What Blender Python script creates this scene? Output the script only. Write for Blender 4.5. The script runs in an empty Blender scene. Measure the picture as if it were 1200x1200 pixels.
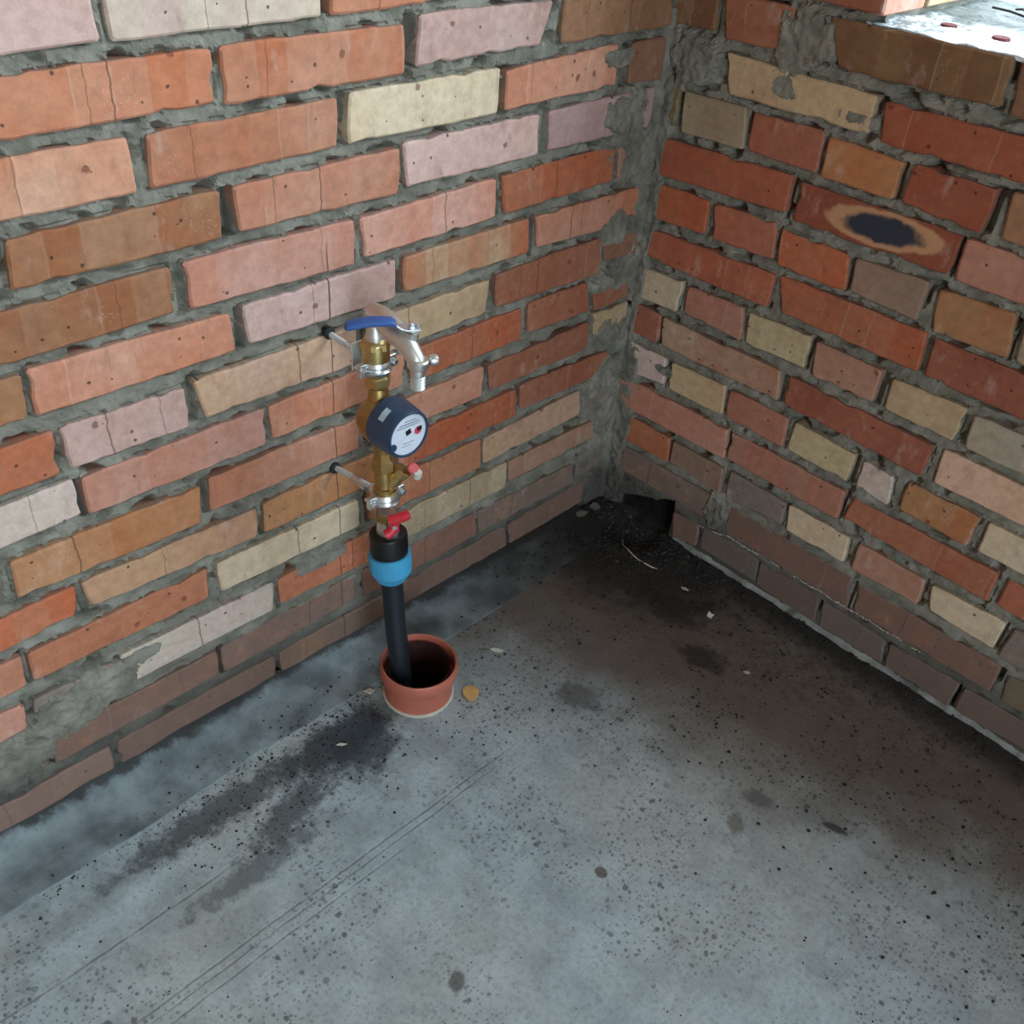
import bpy, bmesh, math, random
from mathutils import Vector, Matrix, noise
C = bpy.context.scene.collection
SC = bpy.context.scene
random.seed(7)
PI = math.pi

# ------------------------------------------------------------------ camera, sky, light
cam = bpy.data.cameras.new('camera'); camo = bpy.data.objects.new('camera', cam); C.objects.link(camo)
F = 1182.928; CP = [1.02421, -1.38797, 1.25566]
RM = [[0.698605, 0.712242, 0.068289], [0.474285, -0.389506, -0.789518], [-0.535728, 0.583949, -0.609917]]
cam.sensor_fit = 'HORIZONTAL'; cam.sensor_width = 36; cam.lens = F/1200*36; cam.clip_start = .02
right, down, fwd = [Vector(r) for r in RM]
camo.matrix_world = Matrix([[right[i], -down[i], -fwd[i], CP[i]] for i in range(3)]+[[0, 0, 0, 1]])
SC.camera = camo

W = bpy.data.worlds.new('overcast_sky'); SC.world = W; W.use_nodes = True
wn = W.node_tree.nodes; wl = W.node_tree.links; wn.clear()
wo = wn.new('ShaderNodeOutputWorld'); wb = wn.new('ShaderNodeBackground')
wb.inputs[0].default_value = (.72, .88, 1.0, 1); wb.inputs[1].default_value = 11.3
wl.new(wb.outputs[0], wo.inputs[0])

def area(name, loc, rot, sx, sy, power=0, color=(1, 1, 1), portal=False):
    l = bpy.data.lights.new(name, 'AREA'); l.shape = 'RECTANGLE'; l.size = sx; l.size_y = sy
    l.energy = power; l.color = color
    if portal: l.cycles.is_portal = True
    o = bpy.data.objects.new(name, l); C.objects.link(o); o.location = loc; o.rotation_euler = rot
    return o
# daylight portals: the window opening beside the corner, and an unseen doorway added for fill light
area('window_daylight', (.336+.62, .2, 1.68), (-PI/2, 0, 0), 1.24, 1.38, 1, portal=True)
area('added_doorway_fill', (3.19, -2.15, 1.3), (0, PI/2, 0), 2.2, 1.3, 1, portal=True)

SC.view_settings.view_transform = 'Standard'; SC.view_settings.look = 'None'
SC.view_settings.gamma = 1; SC.view_settings.use_curve_mapping = False
SC.view_settings.exposure = 0.0

# ------------------------------------------------------------------ materials
def s2l(c): return tuple(((v/255)/12.92 if v/255 <= .04045 else ((v/255+.055)/1.055)**2.4) for v in c)
def rgba(c): return (*s2l(c), 1)

class NT:
    def __init__(s, name):
        s.m = bpy.data.materials.new(name); s.m.use_nodes = True
        s.t = s.m.node_tree; s.n = s.t.nodes; s.l = s.t.links
        s.b = s.n['Principled BSDF']
    def node(s, t, **k):
        x = s.n.new(t)
        for a, b in k.items(): setattr(x, a, b)
        return x
    def put(s, sock, v):
        if isinstance(v, bpy.types.NodeSocket): s.l.new(v, sock)
        elif v is not None:
            if isinstance(v, tuple) and len(v) == 3 and sock.type == 'RGBA': v = (*v, 1)
            sock.default_value = v
    def math(s, op, a, b=None, c=None, clamp=False):
        x = s.node('ShaderNodeMath', operation=op, use_clamp=clamp)
        s.put(x.inputs[0], a)
        if b is not None: s.put(x.inputs[1], b)
        if c is not None: s.put(x.inputs[2], c)
        return x.outputs[0]
    def vmath(s, op, a, b=None, out=0):
        x = s.node('ShaderNodeVectorMath', operation=op); s.put(x.inputs[0], a)
        if b is not None: s.put(x.inputs[1], b)
        return x.outputs[out]
    def noise(s, vec, scale, detail=4, rough=.55, dist=0, out='Fac'):
        x = s.node('ShaderNodeTexNoise'); s.put(x.inputs['Vector'], vec)
        x.inputs['Scale'].default_value = scale; x.inputs['Detail'].default_value = detail
        x.inputs['Roughness'].default_value = rough; x.inputs['Distortion'].default_value = dist
        return x.outputs[out]
    def vor(s, vec, scale, out='Distance', feature='F1', rnd=1, dim='2D'):
        x = s.node('ShaderNodeTexVoronoi', feature=feature, voronoi_dimensions=dim); s.put(x.inputs['Vector'], vec)
        x.inputs['Scale'].default_value = scale; x.inputs['Randomness'].default_value = rnd
        return x.outputs[out]
    def ramp(s, v, a, b, lo=0., hi=1., smooth=True):
        x = s.node('ShaderNodeMapRange', interpolation_type='SMOOTHSTEP' if smooth else 'LINEAR')
        s.put(x.inputs[0], v); x.inputs[1].default_value = a; x.inputs[2].default_value = b
        x.inputs[3].default_value = lo; x.inputs[4].default_value = hi
        return x.outputs[0]
    def mix(s, f, a, b, mode='MIX'):
        x = s.node('ShaderNodeMix', data_type='RGBA', blend_type=mode)
        s.put(x.inputs[0], f); s.put(x.inputs[6], a); s.put(x.inputs[7], b)
        return x.outputs[2]
    def bump(s, h, strength=.5, dist=.002):
        x = s.node('ShaderNodeBump'); x.inputs['Strength'].default_value = strength
        x.inputs['Distance'].default_value = dist; s.put(x.inputs['Height'], h)
        s.l.new(x.outputs[0], s.b.inputs['Normal'])
    def pos(s): return s.node('ShaderNodeNewGeometry').outputs['Position']
    def obj(s): return s.node('ShaderNodeTexCoord').outputs['Object']
    def sep(s, v):
        x = s.node('ShaderNodeSeparateXYZ'); s.put(x.inputs[0], v); return x.outputs
    def comb(s, a, b, c=0.):
        x = s.node('ShaderNodeCombineXYZ'); s.put(x.inputs[0], a); s.put(x.inputs[1], b); s.put(x.inputs[2], c); return x.outputs[0]
    def attr(s, name, kind='OBJECT', out='Fac'):
        x = s.node('ShaderNodeAttribute', attribute_type=kind, attribute_name=name); return x.outputs[out]

def plain(name, col, rough=.5, metal=0, spec=.5, bump=0, scale=200, var=0):
    t = NT(name); t.b.inputs['Roughness'].default_value = rough; t.b.inputs['Metallic'].default_value = metal
    t.b.inputs['Specular IOR Level'].default_value = spec
    n = t.noise(t.obj(), scale*.3, 4)
    c = t.mix(t.ramp(n, .3, .7, 0, max(var, .12)), rgba(col), rgba(tuple(v*.6 for v in col)))
    t.l.new(c, t.b.inputs['Base Color'])
    if bump: t.bump(t.noise(t.obj(), scale), bump, .0005)
    return t.m

MORTAR = (124, 124, 116)

def brick_material(name, burnt=False):
    t = NT(name); t.b.inputs['Roughness'].default_value = .86; t.b.inputs['Specular IOR Level'].default_value = .25
    uv = t.attr('uvm', 'GEOMETRY', 'Vector'); U, V, _ = t.sep(uv)
    seed = t.attr('seed'); A = t.attr('tint_a', out='Color'); B = t.attr('tint_b', out='Color')
    c1 = t.attr('crack_a'); c2 = t.attr('crack_b'); soot = t.attr('soot')
    sv = t.vmath('ADD', uv, t.comb(seed, t.math('MULTIPLY', seed, 1.7), seed))
    # vertical kiln bands that follow the core holes
    wob = t.math('MULTIPLY', t.math('SUBTRACT', t.noise(sv, 18, 3), .5), .012)
    bu = t.math('MULTIPLY', t.math('ADD', U, wob), 24)
    cell = t.math('FLOOR', bu)
    wn_ = t.node('ShaderNodeTexWhiteNoise', noise_dimensions='2D'); t.l.new(t.comb(cell, seed), wn_.inputs['Vector'])
    band = wn_.outputs['Value']
    soft = t.noise(sv, 9, 3, .5)
    f = t.math('ADD', t.math('MULTIPLY', band, .55), t.math('MULTIPLY', t.ramp(soft, .32, .68), .55), clamp=True)
    col = t.mix(f, A, B)
    mott = t.noise(sv, 70, 5, .65)
    col = t.mix(1., col, t.mix(t.ramp(mott, .25, .75), (.84, .82, .81), (1.1, 1.1, 1.1)), 'MULTIPLY')
    st = t.noise(t.vmath('MULTIPLY', sv, (1., .45, 1.)), 30, 5, .7)
    col = t.mix(t.ramp(st, .56, .72, 0, .32), col, (.16, .09, .06))
    col = t.mix(t.ramp(st, .44, .26, 0, .30), col, (.62, .52, .44))
    # pale scraped edge of a band here and there
    fr = t.math('FRACT', bu)
    line = t.math('MULTIPLY', t.ramp(fr, 0., .10, 1, 0), t.math('GREATER_THAN', t.math('ADD', band, t.math('MULTIPLY', t.noise(sv, 26, 2), .25)), .98))
    col = t.mix(t.math('MULTIPLY', line, .24), col, t.mix(.5, B, (.75, .68, .6)))
    # sanded bloom and lime specks
    spk = t.vor(sv, 130); spr = t.noise(sv, 13, 2)
    col = t.mix(t.math('MULTIPLY', t.ramp(spk, .05, .12, 1, 0), t.math('MULTIPLY', t.ramp(spr, .62, .68), .5)), col, (.6, .55, .48))
    # small dark pits
    pv = t.vmath('ADD', sv, t.comb(wob, wob))
    pd = t.vor(pv, 34); pc = t.sep(t.vor(pv, 34, 'Color'))[0]
    pit = t.math('MULTIPLY', t.ramp(t.math('DIVIDE', pd, t.math('MULTIPLY', t.math('SUBTRACT', pc, .70), 5.)), .03, .07, 1, 0), t.math('GREATER_THAN', pc, .80))
    pd2 = t.vor(pv, 14); pc2 = t.sep(t.vor(pv, 14, 'Color'))[1]
    wp = t.math('ADD', pd2, t.math('MULTIPLY', t.math('SUBTRACT', t.noise(sv, 160, 2), .5), .08))
    pit2 = t.math('MULTIPLY', t.ramp(wp, .04, .075, 1, 0), t.math('GREATER_THAN', pc2, .90))
    col = t.mix(t.math('MULTIPLY', pit, .8), col, (.05, .03, .022))
    col = t.mix(t.math('MULTIPLY', pit2, .7), col, (.16, .05, .03))
    # hairline cracks
    cw = t.math('MULTIPLY', t.math('SUBTRACT', t.noise(t.comb(V, seed), 38, 3, .6), .5), .012)
    def crack(c, w):
        d = t.math('ABSOLUTE', t.math('SUBTRACT', t.math('ADD', U, cw), c))
        return t.ramp(d, w*.4, w, 1, 0)
    k = t.math('MAXIMUM', crack(c1, .0013), t.math('MULTIPLY', crack(c2, .0011), .55))
    col = t.mix(t.math('MULTIPLY', k, .62), col, (.08, .045, .03))
    if burnt:
        n = t.math('MULTIPLY', t.math('SUBTRACT', t.noise(sv, 34, 3), .5), 1.1)
        dx = t.math('DIVIDE', t.math('SUBTRACT', U, .146), .082)
        dy = t.math('DIVIDE', t.math('SUBTRACT', t.math('ADD', V, t.math('MULTIPLY', dx, -.004)), .036), .0235)
        d = t.math('ADD', t.math('ADD', t.math('MULTIPLY', dx, dx), t.math('MULTIPLY', dy, dy)), n)
        col = t.mix(t.ramp(d, 1.05, 1.45, 1, 0), col, rgba((186, 140, 104)))
        col = t.mix(t.ramp(d, .42, .85, 1, 0), col, rgba((54, 56, 66)))
    # mortar dust on the arrises and smeared over the face
    e = t.attr('edge', 'GEOMETRY')
    em = t.ramp(t.math('ADD', e, t.math('MULTIPLY', t.math('SUBTRACT', t.noise(sv, 120, 4, .7), .5), 2.2)), .55, 1.3)
    col = t.mix(t.math('MULTIPLY', em, .5), col, (.17, .175, .155))
    sm = t.attr('smear')
    smn = t.math('ADD', t.noise(sv, 16, 5, .62), t.math('MULTIPLY', t.math('SUBTRACT', sm, .5), .5))
    col = t.mix(t.ramp(smn, .60, .66, 0, .75), col, rgba(MORTAR))
    # grime splashed on the lowest courses
    gr = t.math('ADD', t.noise(sv, 30, 5, .65), t.math('MULTIPLY', t.math('SUBTRACT', soot, .5), .9))
    col = t.mix(t.ramp(gr, .42, .85, 0, .6), col, rgba((104, 92, 86)))
    # setting-out line drawn down the left wall between the two bracket holes
    P = t.sep(t.pos())
    ln = t.math('ABSOLUTE', t.math('ADD', t.math('ADD', P[1], .6665), t.math('MULTIPLY', t.math('SUBTRACT', t.noise(t.comb(P[2], 0., 0.), 8, 3), .5), .008)))
    lm = t.math('MULTIPLY', t.ramp(ln, .0006, .0014, 1, 0), t.math('LESS_THAN', P[0], .02))
    lm = t.math('MULTIPLY', lm, t.ramp(P[2], .70, .74, 1, 0))
    col = t.mix(t.math('MULTIPLY', lm, .75), col, (.045, .03, .025))
    t.l.new(col, t.b.inputs['Base Color'])
    h = t.math('ADD', t.math('MULTIPLY', mott, .5), t.math('MULTIPLY', t.noise(sv, 400, 3), .2))
    h = t.math('SUBTRACT', h, t.math('MULTIPLY', t.math('ADD', t.math('ADD', pit, pit2), k), .9))
    h = t.math('ADD', h, t.math('MULTIPLY', band, .25))
    t.bump(h, .55, .0022)
    return t.m

M = {}
M['brick'] = brick_material('fired_brick'); M['brick_burnt'] = brick_material('fired_brick_overburnt', True)

t = NT('cement_mortar'); t.b.inputs['Roughness'].default_value = .92; t.b.inputs['Specular IOR Level'].default_value = .2
P = t.pos(); n1 = t.noise(P, 22, 6, .65); n2 = t.noise(P, 160, 4, .7); n3 = t.noise(P, 5, 3)
c = t.mix(t.ramp(n1, .3, .7), rgba((104, 102, 92)), rgba((150, 147, 135)))
c = t.mix(t.ramp(n3, .35, .65, 0, .35), c, rgba((104, 100, 88)))
c = t.mix(t.ramp(n2, .62, .75, 0, .8), c, rgba((38, 38, 34)))
sp = t.sep(P)
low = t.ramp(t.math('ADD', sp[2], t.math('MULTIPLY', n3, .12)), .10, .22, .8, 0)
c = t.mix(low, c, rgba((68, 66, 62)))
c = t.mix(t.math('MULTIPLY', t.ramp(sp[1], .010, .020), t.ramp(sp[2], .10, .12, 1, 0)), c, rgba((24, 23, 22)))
t.l.new(c, t.b.inputs['Base Color']); t.bump(t.math('ADD', n1, t.math('MULTIPLY', n2, .5)), .8, .004)
M['mortar'] = t.m

def floor_material():
    t = NT('cement_screed_floor'); P = t.pos(); X, Y, Z = t.sep(P)
    big = t.noise(P, 2.2, 5, .55); mid = t.noise(P, 14, 6, .62); fine = t.noise(P, 120, 5, .7)
    c = t.mix(t.ramp(mid, .25, .75), rgba((134, 148, 152)), rgba((168, 183, 187)))
    c = t.mix(t.ramp(big, .4, .65, 0, .35), c, rgba((172, 167, 152)))
    c = t.mix(t.ramp(fine, .35, .75, 0, .35), c, rgba((100, 106, 104)))
    # brown dirt, with the sub-sill shade painted in, along corner and right-hand wall
    yd = t.math('MULTIPLY', Y, -1)
    dr = t.math('ADD', yd, t.math('MULTIPLY', t.math('SUBTRACT', t.noise(P, 6, 5, .6), .5), .34))
    dr2 = t.math('ADD', dr, t.math('MULTIPLY', t.math('SUBTRACT', X, .25), .30))
    dirt = t.ramp(dr2, .36, .60, 1, 0)  # one mask for real dirt and the painted shade below the window
    c = t.mix(t.math('MULTIPLY', dirt, t.ramp(mid, .15, .6, .72, .92)), c, rgba((96, 86, 78)))
    # black dirt swept against the walls
    corner = t.vmath('LENGTH', t.comb(t.math('MULTIPLY', t.math('SUBTRACT', X, .11), .7), t.math('ADD', Y, .06)), out=1)
    wv = t.math('MINIMUM', yd, t.math('MULTIPLY', t.math('SUBTRACT', corner, .10), .6))
    wv = t.math('ADD', wv, t.math('MULTIPLY', t.math('SUBTRACT', t.noise(P, 24, 5, .65), .5), .07))
    c = t.mix(t.ramp(wv, .02, .085, .88, 0), c, rgba((40, 39, 38)))
    # dark damp patches along the felt strip, left of the sleeve
    def blob(x, y, rx, ry, ang=0, amp=.9, sc=20):
        ca, sa = math.cos(ang), math.sin(ang)
        dx = t.math('SUBTRACT', X, x); dy = t.math('SUBTRACT', Y, y)
        a = t.math('DIVIDE', t.math('ADD', t.math('MULTIPLY', dx, ca), t.math('MULTIPLY', dy, sa)), rx)
        b = t.math('DIVIDE', t.math('SUBTRACT', t.math('MULTIPLY', dy, ca), t.math('MULTIPLY', dx, sa)), ry)
        d = t.math('SQRT', t.math('ADD', t.math('MULTIPLY', a, a), t.math('MULTIPLY', b, b)))
        return t.math('ADD', d, t.math('MULTIPLY', t.math('SUBTRACT', t.noise(P, sc, 5, .7), .5), amp))
    for (x, y, rx, ry, ang, amp, sc, col, st, soft) in [
        (.165, -.80, .045, .13, 0, 1.7, 26, (38, 46, 54), .9, .5), (.20, -.78, .05, .07, .3, 2., 34, (40, 48, 56), .85, .5),
        (.155, -1.0, .03, .18, 0, 2.4, 40, (60, 66, 70), .8, .5), (.225, -.93, .03, .10, .25, 2.4, 44, (62, 68, 72), .8, .5),
        (.27, -1.02, .02, .12, 0, 2.6, 60, (70, 76, 78), .7, .5),
        (.592, -.668, .0105, .009, 0, .5, 90, (72, 62, 52), .85, .3), (.572, -.922, .012, .015, .6, .7, 70, (66, 64, 58), .8, .35),
        (.673, -.457, .014, .020, .7, .9, 70, (92, 90, 74), .7, .5), (.777, -.352, .020, .008, .3, .9, 80, (42, 42, 44), .85, .35),
        (.670, -.395, .028, .016, .3, 1.3, 80, (72, 70, 76), .7, .5), (.35, -.45, .05, .03, .4, 1.9, 50, (58, 54, 50), .65, .5),
        (.43, -.22, .05, .03, .2, 1.8, 50, (40, 39, 37), .8, .5), (.30, -.16, .08, .04, 0, 1.8, 40, (38, 37, 35), .85, .5)]:
        d = blob(x, y, rx, ry, ang, amp, sc)
        c = t.mix(t.ramp(d, 1-soft, 1+soft*.4, st, 0), c, rgba(col))
    # scattered dark specks
    sm1 = t.noise(P, 42, 7, .78); sm2 = t.noise(P, 4.2, 3)
    c = t.mix(t.math('MULTIPLY', t.ramp(sm1, .575, .66), t.ramp(sm2, .40, .60, .15, .8)), c, rgba((84, 94, 98)))
    c = t.mix(t.math('MULTIPLY', t.ramp(t.noise(P, 17, 6, .7), .58, .70), .35), c, rgba((104, 108, 106)))
    dk = t.ramp(t.math('ADD', dr, t.math('MULTIPLY', t.math('MAXIMUM', t.math('SUBTRACT', X, .25), 0.), .22)), .06, .34, 1, 0)
    clump = t.noise(P, 52, 6, .72)
    c = t.mix(t.math('MULTIPLY', dk, t.ramp(clump, .47, .66, 0, .85)), c, rgba((34, 33, 32)))
    c = t.mix(t.math('MULTIPLY', dk, t.ramp(t.noise(P, 110, 4, .7), .64, .72, 0, .7)), c, rgba((122, 116, 106)))
    for sc, th, keep, stv in ((30, .14, .74, .7), (75, .24, .60, .62), (150, .3, .6, .5)):
        vd = t.vor(P, sc); vc = t.sep(t.vor(P, sc, 'Color'))[0]
        vd = t.math('ADD', vd, t.math('MULTIPLY', t.math('SUBTRACT', t.noise(P, sc*4, 4), .5), .40))
        m = t.math('MULTIPLY', t.ramp(vd, th*.55, th, 1, 0), t.math('GREATER_THAN', vc, keep))
        m = t.math('MULTIPLY', m, t.ramp(t.noise(P, 5.5, 2), .42, .58, .25, 1))
        c = t.mix(t.math('MULTIPLY', m, stv), c, rgba((52, 58, 60)))
    # trowel lines parallel to the left wall
    wob = t.math('MULTIPLY', t.math('SUBTRACT', t.noise(t.comb(Y, 0., 0.), 7, 3), .5), .010)
    lines = None
    for x0, w, ya in ((.350, .0016, .56), (.362, .0013, .60), (.378, .0012, .80), (.243, .0018, 1.0)):
        d = t.math('ABSOLUTE', t.math('SUBTRACT', t.math('ADD', X, wob), x0))
        l = t.math('MULTIPLY', t.ramp(d, w*.5, w*1.6, 1, 0), t.ramp(yd, ya, ya+.1))
        lines = l if lines is None else t.math('MAXIMUM', lines, l)
    lines = t.math('MULTIPLY', lines, t.ramp(t.noise(P, 40, 3), .3, .6, .25, 1))
    c = t.mix(t.math('MULTIPLY', lines, .45), c, rgba((70, 78, 80)))
    t.l.new(c, t.b.inputs['Base Color'])
    t.put(t.b.inputs['Roughness'], t.ramp(mid, .3, .7, .5, .66))
    t.b.inputs['Specular IOR Level'].default_value = .5
    h = t.math('ADD', t.math('MULTIPLY', mid, .5), t.math('MULTIPLY', fine, .22))
    h = t.math('ADD', h, t.math('MULTIPLY', t.math('MULTIPLY', dk, clump), 1.6))
    h = t.math('SUBTRACT', h, t.math('MULTIPLY', lines, .35))
    t.bump(h, .5, .004)
    return t.m
M['floor'] = floor_material()

t = NT('bitumen_felt'); P = t.pos(); n = t.noise(P, 16, 5, .6); f = t.noise(P, 220, 3, .7)
c = t.mix(t.ramp(n, .3, .7), rgba((98, 110, 114)), rgba((140, 154, 158)))
c = t.mix(t.ramp(t.noise(P, 7, 4), .5, .7, 0, .7), c, rgba((58, 64, 66)))
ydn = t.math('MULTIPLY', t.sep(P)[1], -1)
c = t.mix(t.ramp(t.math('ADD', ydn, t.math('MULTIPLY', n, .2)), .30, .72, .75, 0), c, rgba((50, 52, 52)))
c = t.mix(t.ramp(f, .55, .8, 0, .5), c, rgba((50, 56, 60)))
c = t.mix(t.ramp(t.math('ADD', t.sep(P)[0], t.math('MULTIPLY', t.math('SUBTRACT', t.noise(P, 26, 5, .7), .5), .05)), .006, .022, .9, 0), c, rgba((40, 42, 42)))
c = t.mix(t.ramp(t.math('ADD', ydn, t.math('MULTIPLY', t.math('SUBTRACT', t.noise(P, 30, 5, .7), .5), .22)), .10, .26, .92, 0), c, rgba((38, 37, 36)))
t.l.new(c, t.b.inputs['Base Color']); t.b.inputs['Roughness'].default_value = .52; t.bump(t.math('ADD', n, t.math('MULTIPLY', f, .3)), .5, .003)
M['felt'] = t.m

t = NT('lime_mortar_sill'); P = t.pos(); X, Y, Z = t.sep(P); n = t.noise(P, 26, 6, .7)
c = t.mix(t.ramp(n, .3, .6), rgba((190, 200, 204)), rgba((232, 240, 244)))
edge = t.ramp(t.math('ADD', Y, t.math('MULTIPLY', t.math('SUBTRACT', t.noise(P, 40, 5, .7), .5), .10)), .10, .18)
c = t.mix(t.math('MULTIPLY', edge, .8), c, rgba((70, 74, 70)))
lf = t.ramp(t.math('ADD', X, t.math('MULTIPLY', t.math('SUBTRACT', t.noise(P, 60, 5, .7), .5), .16)), .37, .44, .9, 0)
c = t.mix(t.math('MULTIPLY', lf, t.ramp(n, .44, .56)), c, rgba((96, 104, 98)))
c = t.mix(t.ramp(t.noise(P, 70, 6, .75), .55, .62, 0, .85), c, rgba((70, 76, 74)))
t.l.new(c, t.b.inputs['Base Color']); t.b.inputs['Roughness'].default_value = .8; t.bump(n, .8, .006)
M['sill'] = t.m

M['chips'] = plain('pale_chip', (196, 190, 176), .8, bump=.3)
M['yellow_chip'] = plain('yellow_brick_chip', (206, 165, 98), .85, bump=.4, var=.3)
M['crumb'] = plain('black_crumb', (38, 37, 36), .9)
M['crumb_grey'] = plain('grey_crumb', (104, 104, 98), .9)
M['plaster'] = plain('outer_brickwork', (200, 172, 152), .9, var=.25, scale=30)
M['ceiling'] = plain('concrete_ceiling', (212, 210, 202), .9)
M['ground'] = plain('outside_ground', (96, 98, 88), .95)
M['brass'] = plain('brass', (214, 188, 128), .30, 1, var=.3, scale=260)
M['brass_dull'] = plain('dull_cast_brass', (186, 154, 98), .42, 1, bump=.2, var=.35)
M['chrome'] = plain('zinc_plated_steel', (226, 234, 238), .32, 1)
M['nickel'] = plain('nickel_plated_brass', (222, 220, 214), .42, 1)
M['steel'] = plain('galvanised_steel', (214, 220, 220), .5, .8)
M['blue_grip'] = plain('blue_plastic_grip', (52, 92, 158), .42)
M['navy'] = plain('navy_plastic', (44, 64, 90), .40)
M['face'] = plain('dial_face', (214, 220, 232), .4)
M['black_mark'] = plain('black_print', (28, 28, 36), .5)
M['grey_mark'] = plain('grey_print', (150, 156, 170), .5)
M['pink_mark'] = plain('red_print', (214, 70, 96), .5)
M['sticker'] = plain('pale_sticker', (170, 190, 200), .5)
M['red_plastic'] = plain('red_handle_paint', (206, 42, 58), .4)
M['pink_plastic'] = plain('pink_seal', (214, 92, 96), .5)
M['white_plastic'] = plain('white_seal', (206, 202, 194), .5)
M['black_plastic'] = plain('black_plastic', (17, 17, 18), .42)
M['pe'] = plain('black_pe_pipe', (27, 33, 39), .40)
M['blue_nut'] = plain('light_blue_plastic', (66, 158, 200), .42)
M['sleeve'] = plain('orange_brown_pvc', (184, 104, 84), .5, var=.25, scale=60)
M['lining'] = plain('dark_pvc_lining', (58, 24, 20), .7)  # inner tube of the sleeve, a much darker brown than its outside
M['hole'] = plain('dark_plug', (34, 38, 40), .8)
M['twig'] = plain('dark_wire', (38, 38, 38), .7)
M['core'] = plain('brick_core', (104, 44, 42), .9)

# ------------------------------------------------------------------ mesh helpers
def link(name, me, mat=None, parent=None, smooth=False, label=None, cat=None, group=None, kind=None):
    o = bpy.data.objects.new(name, me); C.objects.link(o)
    if mat is not None and me is not None: me.materials.append(mat)
    if parent is not None: o.parent = parent
    if smooth and me is not None: me.polygons.foreach_set('use_smooth', [True]*len(me.polygons))
    for k, v in (('label', label), ('category', cat), ('group', group), ('kind', kind)):
        if v: o[k] = v
    return o
def thing(name, label, cat, loc=(0, 0, 0), group=None):
    o = link(name, None, label=label, cat=cat, group=group); o.location = loc; return o
def mesh(name, vs, fs, recalc=True):
    me = bpy.data.meshes.new(name); me.from_pydata([tuple(v) for v in vs], [], fs)
    if recalc:
        bm = bmesh.new(); bm.from_mesh(me); bmesh.ops.recalc_face_normals(bm, faces=bm.faces); bm.to_mesh(me); bm.free()
    me.update(); return me
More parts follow.
